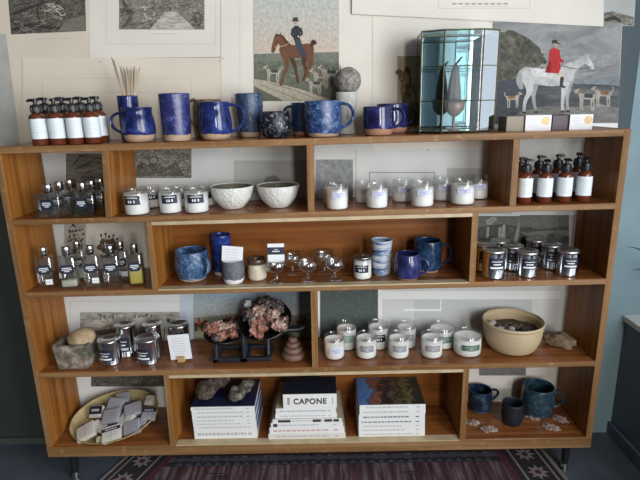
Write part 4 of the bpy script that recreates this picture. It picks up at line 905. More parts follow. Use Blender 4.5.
for k, (u, vb, vt, w, liq, nm) in enumerate(((49.5, 217.8, 184.6, 25, CLEARL, 'clear square scent bottle at the front left of the upper shelf'), (83.6, 216.6, 183, 24, OLVL, 'square scent bottle with olive liquid in front beside the divider'))):
    x, yc, z, h, r = seat(3, u, vb, vt, w, kb=.45, kt=0, y=.027)
    d0 = r*1.05
    for j in range(3):
        xx = x+ j*(.012 if k == 0 else .010); yy = yc + j*(d0+.006); zz = ztop(3, xx)+.0011
        scent_bottle(3, xx, yy, zz, 2*r, d0, h, r*.72, h*.27, nm if j == 0 else ('%s square scent bottle of the %s column on the upper shelf' % (('middle', 'rearmost')[j-1], ('clear left', 'olive right')[k])), SQ, liq, .62, lab=(.34, .76, .48), rad=.004, cut=.04)
TB = 'tall scent bottles in the left compartment'
for k, (u, vb, vt, w, y, liq, fill, st, nm) in enumerate((
        (45.6, 288.6, 247.6, 15.6, None, CLEARL, .7, True, 'tall clear scent bottle nearest the left side panel'),
        (68.5, 288.6, 247, 16.4, None, PALEW, .26, False, 'tall scent bottle with a little pale liquid second from the left in front'),
        (78.8, 279, 241.8, 13.8, .13, PALEW, .36, False, 'scent bottle with pale liquid at the back behind the second front one'),
        (92, 287, 246, 15.4, None, CLEARL, .6, True, 'tall clear scent bottle with a price sticker third from the left in front'),
        (111.8, 286.8, 245.6, 16, None, CLEARL, .8, False, 'tall clear scent bottle without a sticker fourth in front'),
        (122, 281.6, 242.4, 13.2, .118, CLEARL, .5, True, 'scent bottle at the back between the clear one and the yellow one'),
        (135.6, 285.4, 244.6, 14.6, None, YELL, .58, False, 'scent bottle half filled with yellow liquid beside the divider'))):
    x, yc, z, h, r = seat(2, u, vb, vt, w, kb=.9, kt=0, y=y)
    scent_bottle(2, x, yc, z, 2*r, 1.75*r, h, r*1.0, h*.225, nm, TB, liq, fill, rz=(toward(x, yc, .45)+PI/2)+.0, tag_white=st, lab=(.47, .76, .80), rad=.008)

# ================================================================ CRYSTAL GLASSES
GP = 'crystal glasses in the middle compartment'
def goblet(u, vb, vt, w, y, label):
    x, yc, z, h, r = seat(2, u, vb, vt, w, kb=.8, kt=.95, y=y)
    bm = bmesh.new(); n = 40
    prof = [(0, .001), (r*.78, 0), (r*.80, .002), (r*.3, .006), (r*.13, .010), (r*.12, h*.30), (r*.2, h*.36), (r*.62, h*.42), (r*.93, h*.55), (r, h*.72), (r*.96, h), (r*.93, h), (r*.96, h*.73), (r*.88, h*.57), (r*.58, h*.45), (0, h*.42)]
    rings = lathe(bm, prof, n)
    for ri in rings[7:10]:
        for k, v in enumerate(ri):
            s = 1 + (.030 if k % 2 else -.030); v.co.x *= s; v.co.y *= s
    tag(finish('crystal_glass', bm, CRYSTAL, loc=(x, yc, z), sharp=12), label, 'glass', GP); return x, yc, z, h, r
gx, gy, gz, gh, gr = goblet(276.6, 282.2, 257, 21, .045, 'cut crystal glass holding a navy and white tag')
goblet(307.8, 281, 256.6, 21, .050, 'cut crystal glass second from the left in front')
goblet(334.8, 280, 256.2, 21.4, .055, 'cut crystal glass at the right end in front')
goblet(292.4, 272.4, 250.6, 18.4, .125, 'cut crystal glass in the back row nearer the tag')
goblet(324, 271.8, 248.4, 20, .125, 'cut crystal glass in the back row nearer the candle')
bm = bmesh.new(); box(bm, -.027, .027, -.0005, .0005, 0, .062); quad(bm, -.027, .027, .026, .050, -.0008, 1); quad(bm, -.012, .012, .035, .038, -.0011, 0); quad(bm, -.006, .006, .041, .043, -.0011, 0)
bmesh.ops.rotate(bm, verts=bm.verts, matrix=Matrix.Rotation(-.12, 3, 'X'))
q = py(275.6, 244, gy)
tag(finish('tag_card', bm, [WHITE, NAVY], loc=(q.x, gy-.004, q.z-.061), smooth=False), 'white tag with a navy band standing in the front left crystal glass', 'card')

# ================================================================ TINS
def tin(b, u, vb, vt, w, label, group, y=None, turn=0., paint=False, dx=None):
    x, yc, z, h, r = seat(b, u, vb, vt, w, kb=1, kt=1, y=y)
    if dx: x, yc, h, r = dx; z = ztop(b, x)+.0011
    o = thing('tin_canister', label, 'tin', (x, yc, z), rz=toward(x, yc, .7)+PI/2+turn, group=group)
    bm = bmesh.new(); lathe(bm, [(0, .001), (r*.94, .001), (r*.99, 0), (r, .003), (r*.985, .005), (r*.985, h-.006), (r, h-.004), (r, h-.001), (r*.96, h-.0005), (r*.94, h-.006), (0, h-.006)], 40); finish('can', bm, STEEL, parent=o)
    bm = bmesh.new()
    if paint: lathe(bm, [(0, h-.0045), (r*.60, h-.0045), (r*.64, h-.001), (r*.70, h-.001), (r*.72, h-.004), (r*.86, h-.004), (r*.88, h), (r*.93, h), (r*.935, h-.005)], 40)
    else: lathe(bm, [(0, h-.002), (r*.80, h-.002), (r*.84, h+.001), (r*1.02, h+.001), (r*1.025, h-.008), (r*1.005, h-.008)], 40)
    finish('lid', bm, plain('tin_lid_steel', (.74, .75, .76), .30, 1), parent=o)
    bm = bmesh.new(); z0, z1 = (h*.20, h*.66) if paint else (h*.34, h*.76); patch(bm, r*.985+.0008, z0, z1, -PI/2, 1.5, 0); H = z1-z0
    for a, hh, ww in ((.70, .06, .95), (.44, .10, .66), (.12, .16, 1.15)): patch(bm, r*.985+.0014, z0+H*a, z0+H*(a+hh), -PI/2, ww, 1)
    finish('label', bm, [NAVY, INKW], parent=o); return x, yc, h, r
TG = 'tin canisters in the right compartment'
a = tin(2, 493.4, 279.4, 246.8, 22.4, 'front tin canister next to the divider of the right compartment', TG, turn=.25)
def column(u, vb, vt, names, dxs):
    x, yc, z, h, r = seat(2, u, vb, vt, 20.5, kb=1, kt=1)
    for k, nm in enumerate(names): tin(2, 493, 279, 246, 22, nm, TG, dx=(x+dxs*k, yc+(2*r+.004)*k, h, r), turn=.2)
x0_, y0_, h0_, r0_ = a
tin(2, 493, 279, 246, 22, 'tin canister behind the front one next to the divider', TG, dx=(x0_-.006, y0_+2*r0_+.004, h0_, r0_), turn=.2)
column(526.8, 277.8, 248.6, ['front tin canister in the middle column of the right compartment', 'second tin canister of the middle column in the right compartment', 'rear tin canister of the middle column in the right compartment'], -.022)
column(567.6, 276.6, 247.4, ['front tin canister nearest the right side panel', 'second tin canister of the column nearest the right side panel', 'rear tin canister of the column nearest the right side panel'], -.024)
PT = 'lidded tins on the lower left shelf'
tin(1, 110.4, 366, 334, 22.6, 'front lidded tin right beside the stone trough', PT, turn=-.45, paint=True)
tin(1, 125.8, 352, 320.8, 19.6, 'lidded tin at the back behind the one beside the trough', PT, y=.128, turn=-.35, paint=True)
tin(1, 148.2, 365.4, 332.6, 24, 'front lidded tin in the middle of the shelf nearest the card', PT, turn=-.45, paint=True)
tin(1, 153.4, 349.6, 320, 18.8, 'lidded tin at the back right behind the middle one', PT, y=.148, turn=-.3, paint=True)
tin(1, 179.4, 354.5, 320, 20.6, 'lidded tin standing behind the handwritten card', PT, y=.105, turn=-.2, paint=True)

# ================================================================ LOWER LEFT SHELF
# handwritten card in a wooden block
P = pz(181, 362.6, ztop(1, .5)); x = P.x; y = P.y+.012; z = ztop(1, x)
o = thing('card_holder', 'small pale wooden block holding the handwritten card before the rear tin', 'card holder', (x, y, z))
bm = bmesh.new(); box(bm, -.012, .012, -.010, -.0015, 0, .020, bev=.001); box(bm, -.012, .012, .0015, .010, 0, .020, bev=.001); box(bm, -.012, .012, -.0016, .0016, 0, .006); finish('block', bm, plain('pale_wood_block', (.42, .29, .13), .6, var=.15), parent=o, smooth=False)
q0 = py(181.3, 334.5, y); hc = q0.z - z
bm = bmesh.new(); wc = 21.6*mpp(q0)/2; box(bm, -wc, wc, -.0005, .0005, .0065, hc)
for k in range(7): w_ = wc*(.5, .62, .55, .7, .6, .66, .4)[k]; quad(bm, -w_-.004, w_-.004, hc*(.84-.095*k), hc*(.84-.095*k)+.0016, -.0008, 1)
bmesh.ops.rotate(bm, verts=bm.verts, cent=(0, 0, .01), matrix=Matrix.Rotation(-.06, 3, 'Y'))
tag(finish('card', bm, [WHITE, plain('pencil_ink', (.42, .45, .52), .8)], loc=(x, y, z), smooth=False), 'white handwritten card standing in a wooden block before the rear tin', 'card')
# stone trough with an egg shaped stone
x, yc, z, h, r = seat(1, 77.6, 365.8, 345.5, 33.5, kb=.62, kt=-.62, y=.062)
bm = bmesh.new(); hx, hy = r, .046; t = .011
def ring4(sx, sy, zz, n=7):
    pts = []
    for (ax, ay), (bx, by) in (((-1, -1), (1, -1)), ((1, -1), (1, 1)), ((1, 1), (-1, 1)), ((-1, 1), (-1, -1))):
        for k in range(n): pts.append(bm.verts.new((sx*(ax+(bx-ax)*k/n), sy*(ay+(by-ay)*k/n), zz)))
    return pts
RG = [ring4(hx*.86, hy*.86, 0), ring4(hx*.90, hy*.90, h*.33), ring4(hx*.95, hy*.95, h*.66), ring4(hx, hy, h), ring4(hx-t, hy-t, h), ring4(hx*.84-t*.6, hy*.84-t*.6, .012)]
for a, b in zip(RG, RG[1:]):
    for k in range(len(a)): bm.faces.new((a[k], a[(k+1) % len(a)], b[(k+1) % len(a)], b[k]))
bm.faces.new(RG[0][::-1]); bm.faces.new(RG[-1])
bmesh.ops.recalc_face_normals(bm, faces=bm.faces)
for v in bm.verts:
    if v.co.z > .001: v.co += Vector([noise.noise(v.co*60+Vector((k*9, 0, 0))) for k in range(3)])*.0022
TR = mottle('weathered_trough', [(.36, (.045, .060, .042)), (.46, (.13, .12, .085)), (.56, (.25, .19, .15)), (.68, (.48, .42, .36))], 26, .9, .6)
tag(finish('stone_trough', bm, TR, loc=(x, yc, z), sharp=50), 'weathered rectangular stone trough with an egg shaped stone in it', 'trough')
q = py(81, 338, yc); er = 28*mpp(q)/2
bm = rock((er, er*.78, er*.70), 11, .04, 1.5, 4); bmesh.ops.rotate(bm, verts=bm.verts, cent=(0, 0, er*.7), matrix=Matrix.Rotation(-.28, 3, 'Y'))
tag(finish('egg_stone', bm, mottle('tan_stone', [(.34, (.25, .17, .09)), (.5, (.42, .31, .18)), (.68, (.55, .44, .29))], 26, .8, .3), loc=(q.x, yc+.004, q.z-er*.72)), 'tan egg shaped stone lying in the weathered stone trough', 'stone')

# weighing scale with two dishes of crystals
xs, ys, zs = py(246, 357, .09).x, .10, 0
zs = ztop(1, xs)+.0008
IRON = plain('blue_black_iron', (.012, .016, .024), .4, bump=.15, bscale=150)
scl = thing('weighing_scale', 'black iron balance scale carrying two dishes of pink crystals', 'weighing scale', (xs, ys, zs))
L = lambda u, v, y: py(u, v, y) - Vector((xs, ys, zs))
def sb(name, fn, m=IRON): 
    bm = bmesh.new(); fn(bm); return finish(name, bm, m, parent=scl, smooth=False)
xl_, xr_ = L(219, 350, .1).x, L(269, 350, .1).x
yl_ = -.055
def base_(b):
    box(b, xl_-.012, .014, -.058, -.040, 0, .016, bev=.003); box(b, xl_-.012, xr_+.012, .035, .052, 0, .016, bev=.003)
    box(b, -.016, .016, -.058, .052, 0, .016, bev=.003); box(b, xl_-.012, xl_+.008, -.058, .052, 0, .014, bev=.003); box(b, xr_-.008, xr_+.012, -.04, .052, 0, .014, bev=.003)
    box(b, -.01, xr_+.012, -.050, -.034, 0, .012, bev=.003)
sb('base', base_)
sb('pillar', lambda b: (tube(b, [(0, -.045, .012), (0, -.045, .07), (0, -.03, .085)], [.009, .007, .011], 12), tube(b, [(0, .0, .012), (0, 0, .086)], .007, 12)))
sb('post', lambda b: tube(b, [(xl_, -.048, .012), (xl_, -.045, .05), (xl_+.004, -.02, .078)], [.008, .006, .009], 12))
sb('post', lambda b: tube(b, [(xr_, -.02, .012), (xr_, -.01, .06), (xr_-.004, 0, .078)], [.008, .006, .009], 12))
bl, brr = L(206, 335, .1), L(304, 329, .1)
sb('beam', lambda b: (tube(b, [(bl.x+.04, .0, .078), (0, 0, .088), (brr.x-.02, .02, .084), (brr.x, .03, .088)], [.006, .010, .009, .012], 12), box(b, .03, brr.x, .02, .045, .076, .090, bev=.003)))
def dish(name, u, v, w, y, tx, ty, rim_m, depth):
    c = L(u, v, y); R = w*mpp(py(u, v, y))/2
    bm = bmesh.new()
    lathe(bm, [(0, -depth), (R*.5, -depth*.93), (R*.85, -depth*.5), (R*.985, -.002), (R, 0), (R*.985, .0015), (R*.96, -.001), (R*.82, -depth*.5+.003), (R*.48, -depth*.9+.003), (0, -depth+.003)], 44)
    bmesh.ops.rotate(bm, verts=bm.verts, cent=(0, 0, 0), matrix=Matrix.Rotation(tx, 3, 'X') @ Matrix.Rotation(ty, 3, 'Y'))
    bmesh.ops.translate(bm, verts=bm.verts, vec=c)
    p = finish('dish', bm, rim_m, parent=scl); return c + Vector((xs, ys, zs)), R, Matrix.Rotation(tx, 3, 'X') @ Matrix.Rotation(ty, 3, 'Y')
PAN = plain('dark_pan', (.022, .021, .024), .35, .6)
c1, R1, m1 = dish('dish', 222.5, 334.5, 37.6, .085, .06, .10, PAN, .020)
c2, R2, m2 = dish('dish', 264.8, 319.5, 54, .105, .42, -.10, PAN, .034)
PINK = mottle('pink_crystal', [(.36, (.10, .045, .036)), (.47, (.32, .165, .13)), (.56, (.50, .36, .31)), (.68, (.66, .58, .54))], 60, .5, .9)
DARKP = mottle('purple_crystal', [(.36, (.025, .017, .018)), (.5, (.09, .058, .055)), (.68, (.25, .19, .18))], 60, .5, .9)
QUARTZ = mottle('pale_quartz', [(.36, (.36, .36, .37)), (.6, (.60, .60, .62))], 30, .4, .5)
RUST = mottle('rust_crystal', [(.34, (.10, .035, .022)), (.5, (.29, .115, .075)), (.66, (.47, .29, .22))], 60, .55, .9)
def chunk(C0, R, mm, a, d, size, m, seed, lift, label, group, name='crystal_chunk'):
    loc = Vector(C0) + mm @ Vector((R*d*math.cos(a), R*d*math.sin(a), lift))
    bm = rock((size, size*.8, size*.75), seed, .5, 1.9, 3)
    for v in bm.verts: v.co.z -= size*.6
    bmesh.ops.rotate(bm, verts=bm.verts, cent=(0, 0, 0), matrix=Matrix.Rotation(seed*1.7, 3, 'Z') @ Matrix.Rotation(seed*.9, 3, 'X'))
    return tag(finish(name, bm, m, loc=loc, sharp=25), label, 'crystal', group)
def at_px(C0, R, mm, u, v, lift):
    """point of the dish plane (raised by lift) seen at u,v"""
    n = mm @ Vector((0, 0, 1)); p0 = Vector(C0)+n*lift; d = ray(u, v); return CAM + d*((p0-CAM).dot(n)/d.dot(n))
def chunk_px(C0, R, mm, u, v, w, m, seed, label, group, lift=.0, name='crystal_chunk'):
    loc = at_px(C0, R, mm, u, v, lift); s = w*mpp(loc)/2*.95
    bm = rock((s*1.05, s*.85, s*.9), seed, .62, 2.1, 3)
    for v_ in bm.verts: v_.co.z -= s*.8
    bmesh.ops.rotate(bm, verts=bm.verts, cent=(0, 0, 0), matrix=Matrix.Rotation(seed*1.7, 3, 'Z') @ Matrix.Rotation(seed*.4, 3, 'X'))
    return tag(finish(name, bm, m, loc=loc, sharp=22), label, 'crystal', group)
for k, (u, v, w, m, nm) in enumerate(((213, 332, 15, RUST, 'rust pink crystal at the left of the small dish'), (221, 329, 17, PINK, 'pink crystal on top of the small dish'), (229, 327.5, 15, PINK, 'pale pink crystal at the back of the small dish'), (231, 333, 12, RUST, 'rust pink crystal at the right of the small dish'), (222, 335, 13, RUST, 'rust red crystal at the front of the small dish'), (216, 337, 9, DARKP, 'dark crystal on the near rim of the small dish'))):
    chunk_px(c1, R1, m1, u, v, w, m, k+2, nm, 'crystals in the small dish', .006)
for k, (u, v, w, m, nm) in enumerate((
        (249.6, 304.8, 9.5, QUARTZ, 'small white quartz piece standing at the upper left of the large dish'), (268, 304.6, 18, DARKP, 'dark purple crystal at the back of the large dish'), (258, 308.4, 12, DARKP, 'dusky crystal behind the left middle of the large dish'),
        (277.6, 309, 14, DARKP, 'purple grey crystal at the right rear of the large dish'), (248, 316, 14, DARKP, 'dark crystal at the left side of the large dish'), (261, 314.6, 15.5, PINK, 'pink crystal in the middle of the large dish'), (273.5, 316.6, 15, PINK, 'light pink crystal right of the middle of the large dish'),
        (252.6, 321.6, 9, QUARTZ, 'pale pointed crystal near the left front of the large dish'), (276.6, 325, 17, PINK, 'large whitish pink crystal at the right front of the large dish'), (259.4, 327.4, 21, RUST, 'large rust pink crystal at the front of the large dish'), (284, 318.6, 10, DARKP, 'dark crystal at the right rim of the large dish'), (266, 321, 11, DARKP, 'small dark crystal between the pink ones in the large dish'))):
    chunk_px(c2, R2, m2, u, v, w, m, k+12, nm, 'crystals in the large dish', .010)
# turned cone of stacked rings
x, yc, z, h, r = seat(1, 293, 362, 336.8, 23.6, kb=.9, kt=.1)
cone = thing('stacking_cone', 'brown stacked ring cone beside the weighing scale', 'ornament', (x, yc, z))
CONE = plain('brown_clay', (.17, .095, .065), .6, var=.12, vscale=40)
zz = 0
for k, (rr_, hh_) in enumerate(((1, .30), (.82, .26), (.60, .22), (.40, .22))):
    R = r*rr_; H = h*hh_; bm = bmesh.new(); lathe(bm, [(0, zz)]+[(R-H/2*(1-math.cos(a))*.75 if 1 else 0, zz+H/2+H/2*math.sin(a)) for a in [-PI/2+PI*q_/8 for q_ in range(9)]]+[(0, zz+H)], 32); finish('ring', bm, CONE, parent=cone); zz += H*.97

# ================================================================ LOWER RIGHT SHELF: BOWL AND STONE
x, yc, z, h, r = seat(1, 511.8, 355.2, 320.6, 59.5, kb=.66, kt=0, y=.112)
STON = plain('biscuit_stoneware', (.50, .385, .235), .55, var=.08, vscale=10)
bm = bmesh.new(); vessel(bm, [(.62, 0), (.76, .10), (.90, .42), (.955, .78), (.96, .90), (1, .955), (.99, 1)], r, h, .006, 56)
sb_ = finish('stoneware_bowl', bm, STON, loc=(x, yc, z)); tag(sb_, 'wide biscuit coloured stoneware bowl of shells and seed pods on the lower shelf', 'bowl')
SHELLW = mottle('shell_white', [(.36, (.30, .25, .20)), (.52, (.52, .48, .42)), (.7, (.66, .63, .58))], 50, .6, .7); PODB = mottle('pod_brown', [(.36, (.035, .025, .022)), (.55, (.12, .08, .06)), (.72, (.26, .19, .14))], 50, .7, .8)
k = 0
for uu, vv, w, m in ((492, 325, 10, SHELLW), (498, 327, 8, PODB), (488.5, 327, 8, SHELLW), (504, 328, 9, PODB), (508.5, 326.5, 9, PODB), (514, 328.4, 9, PODB), (511, 331, 8, SHELLW), (519, 329, 8, PODB), (500, 330.5, 8, SHELLW), (524, 331, 7, PODB), (495, 330, 7, PODB), (506, 332, 7, PODB)):
    P = pz(uu, vv, z+h*.74); s = w*mpp(P)/2; bm = rock((s, s*.8, s*.7), k+31, .5, 1.9, 2)
    wh = m is SHELLW
    tag(finish('shell' if wh else 'seed_pod', bm, m, loc=(P.x, P.y, z+h*.74-s*.35)), 'pale rough shell among the seed pods in the stoneware bowl' if wh else 'dark brown seed pod in the stoneware bowl', 'shell' if wh else 'seed pod', 'shells in the stoneware bowl' if wh else 'seed pods in the stoneware bowl'); k += 1
bm = bmesh.new(); lathe(bm, [(0, h*.66), (r*.86, h*.66), (r*.84, h*.61), (0, h*.61)], 40)
for v in bm.verts: v.co.z += noise.noise(v.co*90)*.003
tag(finish('wood_shavings', bm, mottle('potpourri', [(.36, (.06, .045, .035)), (.55, (.20, .15, .11)), (.7, (.38, .31, .24))], 90, .9, .9), loc=(x, yc, z)), 'bed of loose brown dried bits filling the stoneware bowl under the shells', 'potpourri', kind='stuff')
P = pz(565, 351, ztop(1, 1.75)); s = 29*mpp(P)/2
bm = rock((s*1.02, s*.62, s*.50), 21, .30, 1.3, 4, flat=.75); bmesh.ops.rotate(bm, verts=bm.verts, cent=(0, 0, 0), matrix=Matrix.Rotation(-.85, 3, 'Z'))
tag(finish('stone', bm, mottle('buff_stone', [(.34, (.08, .052, .030)), (.5, (.19, .13, .078)), (.68, (.31, .235, .155))], 45, .9, .7), loc=(P.x, P.y+.040, ztop(1, P.x)+.0004)), 'flat buff stone lying at the right end of the lower shelf', 'stone')

# ================================================================ LOWEST ROW
# oval bowl of soaps, propped at a slant
x0, y0 = .214, .106
TX, TY = .36, -.17
YB = mottle('ochre_wooden_bowl', [(.36, (.27, .19, .075)), (.52, (.40, .31, .14)), (.68, (.50, .42, .22))], 14, .5, .15)
bm = bmesh.new(); rx_, ry_, dp = .168, .115, .034
vessel(bm, [(.45, 0), (.60, .08), (.82, .40), (.95, .78), (1, 1)], rx_, dp, .006, 56)
for v in bm.verts: v.co.y *= ry_/rx_
rot = Matrix.Rotation(TX, 3, 'X') @ Matrix.Rotation(TY, 3, 'Y')
for v in bm.verts: v.co = rot @ v.co
zm = min(v.co.z for v in bm.verts)
zb0 = ztop(0, x0)+.0005-zm
for v in bm.verts: v.co.z -= zm
tag(finish('oval_bowl', bm, YB, loc=(x0, y0, ztop(0, x0)+.0005)), 'slanted oval ochre wooden bowl heaped with wrapped soaps', 'bowl')
def bowl_pt(u, v, lift):
    n = rot @ Vector((0, 0, 1)); p0 = Vector((x0, y0, zb0)) + n*lift; d = ray(u, v); return CAM + d*((p0-CAM).dot(n)/d.dot(n))
SILV = plain('silver_grey_wrap', (.40, .39, .43), .35, .25, bump=.25, bscale=90); IVOR = plain('ivory_soap_wrap', (.60, .56, .50), .45, bump=.15, bscale=80); YELS = plain('yellow_soap', (.55, .46, .26), .6)
SOAPS = [(86.5, 432, 19, .42, IVOR, 0, .060, 'ivory wrapped soap at the left rim of the oval bowl'), (112, 434, 19, .26, IVOR, 1, .060, 'ivory wrapped soap with a navy band at the front of the oval bowl'), (132.5, 427.5, 17, .22, SILV, 0, .046, 'silver wrapped soap at the right front of the oval bowl'),
         (97, 412, 14, -.03, IVOR, 2, .066, 'ivory soap with a broad navy band at the rear left of the oval bowl'), (111.5, 416.5, 17, .05, SILV, 0, .074, 'silver wrapped soap on top in the middle of the oval bowl'), (116, 405, 16, -.12, SILV, 0, .068, 'silver wrapped soap lying highest at the back of the oval bowl'),
         (133.5, 410, 17, .35, SILV, 0, .064, 'silver wrapped soap turned sideways at the right back of the oval bowl'), (149, 415, 14, .02, SILV, 3, .056, 'silver wrapped soap with a dark edge near the right rim'), (150, 400.5, 10, 1.45, IVOR, 0, .058, 'ivory soap standing on edge at the far right rim of the oval bowl'),
         (127, 420, 15, -.3, IVOR, 0, .050, 'ivory soap half covered beside the middle silver one'), (100.5, 427, 14, -.25, IVOR, 0, .040, 'ivory soap half covered behind the banded front soap'), (101, 440, 8, .1, YELS, 0, .046, 'small yellow soap at the front rim of the oval bowl'),
         (123, 398.5, 14, .2, SILV, 0, .056, 'silver wrapped soap against the back wall of the oval bowl'), (142, 422, 11, .1, SILV, 0, .044, 'small silver soap wedged at the right front of the oval bowl')]
for k, (u, v, w, a, m, band, lift, nm) in enumerate(SOAPS):
    loc = bowl_pt(u, v, .017+(lift-.034)*.62); s = w*mpp(loc)/2; o = thing('wrapped_soap', nm, 'soap', loc, group='wrapped soaps in the oval bowl')
    hgt = .010; ex = Matrix.Rotation(TX*.9+(.5 if band == 2 else .25)+R_.uniform(-.12, .12), 3, 'X') @ Matrix.Rotation(TY+R_.uniform(-.15, .15), 3, 'Y') @ Matrix.Rotation(a, 3, 'Z')
    bm = bmesh.new(); box(bm, -s, s, -s*.85, s*.85, -hgt, hgt, bev=.004, seg=3)
    quad_ = lambda bmx, x_0, x_1, y_0, y_1, zz_, mi: setattr(bmx.faces.new([bmx.verts.new(p) for p in ((x_0, y_0, zz_), (x_1, y_0, zz_), (x_1, y_1, zz_), (x_0, y_1, zz_))]), 'material_index', mi)
    quad_(bm, -.0008, .0008, -s*.80, s*.80, hgt+.0003, 1); 
    for t_ in (-.3, 0, .3): quad_(bm, -s*.6, s*.6, s*t_, s*t_+.0012, hgt+.0003, 1)
    box(bm, -.0006, .0006, -s*.86, -s*.84, -hgt*.8, hgt*.8, 1)
    bmesh.ops.rotate(bm, verts=bm.verts, matrix=ex); finish('soap', bm, [m, plain('wrap_crease', (.27, .265, .29), .5)], parent=o, sharp=50)
    if band:
        bm = bmesh.new()
        y_0, y_1 = {1: (s*.25, s*.60), 2: (-s*.35, s*.75), 3: (s*.3, s*.8)}[band]
        box(bm, -s*.96-.0008, s*.96+.0008, y_0, y_1, -hgt-.0006, hgt+.0007, 0)
        for q_ in range(5): quad_(bm, -s*.6+q_*s*.26, -s*.6+q_*s*.26+s*.16, y_0+(y_1-y_0)*.35, y_0+(y_1-y_0)*.65, hgt+.0010, 1)
        bmesh.ops.rotate(bm, verts=bm.verts, matrix=ex); f = finish('paper_band', bm, [NAVY, INKW], parent=o, smooth=False); f['label'] = 'navy paper band'

# books
PAGE = plain('book_pages', (.62, .59, .52), .9, var=.1, vscale=300); COVW = plain('white_book_cover', (.76, .76, .74), .4); COVN = plain('navy_book_cover', (.010, .016, .045), .35); COVB = plain('blue_book_cover', (.07, .15, .36), .4)
COVK = plain('charcoal_book_cover', (.008, .012, .024), .5)
def book(name, label, group, u0, u1, v0, v1, yf, depth, spine=COVW, top=None, ink=INKG, side=None, zt=None, seed=0, marks=(), text=None, rot_=0.):
    """a closed book lying flat, spine to the front; v0,v1 = rows of the upper and lower edge of its spine"""
    A, B = py(u0, v1, yf), py(u1, v1, yf); za = zt if zt is not None else min(A.z, B.z)
    um = (u0+u1)/2; z1 = py(um, v0, yf).z; w = B.x-A.x; xm = (A.x+B.x)/2; th = z1-za
    o = thing(name, label, 'book', (xm, yf, za), rz=rot_, group=group)
    c = .0016
    bm = bmesh.new()
    box(bm, -w/2, w/2, 0, c*1.4, 0, th, 0); box(bm, -w/2, w/2, c*1.4, depth, 0, c, 1); box(bm, -w/2, w/2, c*1.4, depth, th-c, th, 2)
    finish('cover', bm, [spine, spine if side is None else side, top or spine], parent=o, smooth=False)
    bm = bmesh.new(); box(bm, -w/2+.003, w/2-.003, c*1.4, depth-.003, c, th-c, 0); finish('page_block', bm, side or PAGE, parent=o, smooth=False)
    rr2 = random.Random(seed); bm = bmesh.new(); n0 = 0; x_ = -w/2+w*rr2.uniform(.04, .10)
    if text is None:
        xe = w*rr2.uniform(.14, .36)
        while x_ < xe:
            l = w*rr2.uniform(.02, .075); quad(bm, x_, min(x_+l, xe), th*.36, th*.62, -.0003, 0); x_ += l+w*.012
        quad(bm, w*.36, w*.41, th*.35, th*.6, -.0003, 0)
        if len(marks) == 1:
            bs = bmesh.new(); quad(bs, w*marks[0][0], w*marks[0][1], th*.15, th*.85, -.0004, 0); k_ = finish('spine_mark', bs, [INK], parent=o, smooth=False); k_['label'] = 'black square mark on the spine'; marks = ()
        for a, b, m in marks: quad(bm, w*a, w*b, th*.15, th*.85, -.0004, m)
        finish('spine_lettering', bm, [ink, INK], parent=o, smooth=False)
    else:
        for a in (-.42, -.385, .42): quad(bm, w*a, w*a+.0016, th*.25, th*.78, -.0003, 0)
        quad(bm, -w*.405, -w*.395, th*.25, th*.78, -.0003, 0)
        finish('spine_rules', bm, [INK], parent=o, smooth=False)
        cu = bpy.data.curves.new('spine_title', 'FONT'); cu.body = text; cu.align_x = 'CENTER'; cu.align_y = 'CENTER'; cu.size = th*.70; cu.extrude = .0002; cu.offset = .0013; cu.space_character = 1.12
        t = bpy.data.objects.new('spine_title_tmp', cu); COL.objects.link(t)
        me = bpy.data.meshes.new_from_object(t.evaluated_get(bpy.context.evaluated_depsgraph_get())); bpy.data.objects.remove(t)
        xs_ = [v.co.x for v in me.vertices]; sx = w*.62/(max(xs_)-min(xs_)); ys_ = [v.co.y for v in me.vertices]; sy = th*.42/(max(ys_)-min(ys_)); yo = (max(ys_)+min(ys_))/2
        for v in me.vertices: v.co = Vector((v.co.x*sx-w*.0, -.0004-v.co.z, th*.5+(v.co.y-yo)*sy))
        me.materials.clear(); me.materials.append(INK)
        to = bpy.data.objects.new('spine_title', me); COL.objects.link(to); to.parent = o
    return z1
zb = lambda u: ztop(0, py(u, 440, .03).x)+.0010
GL = 'books in the left stack'; GM = 'books in the middle stack'; GR = 'books in the right stack'
lv = [433.2, 429.2, 425.4, 422.2, 418.8, 414.4, 410.6, 406.8]
z = zb(225)
for k in range(7):
    u0, u1 = 194.2-.5*k, 257.3-.45*k
    if k == 6: u0, u1 = 190.8, 254.6
    z = book('book', ['white book at the bottom of the left stack', 'second white book from the bottom of the left stack', 'third white book from the bottom of the left stack', 'middle white book of the left stack', 'fifth white book from the bottom of the left stack', 'white book just under the top one of the left stack', 'top book of the left stack with a navy cover under two rocks'][k], GL, u0, u1, lv[k+1], lv[k], .030, .185, top=COVN if k == 6 else COVB, side=COVB if k % 2 else None, zt=z, seed=k+1)
ZL = z
mv = [439.6, 433.4, 427.2, 422.6, 419, 413.6, 408.2, 394.2]
mu = [(268.6, 345.6), (269.7, 344.4), (271, 343), (272.6, 341.8), (275.4, 337), (276, 336), (283.4, 336.8)]
z = zb(307)
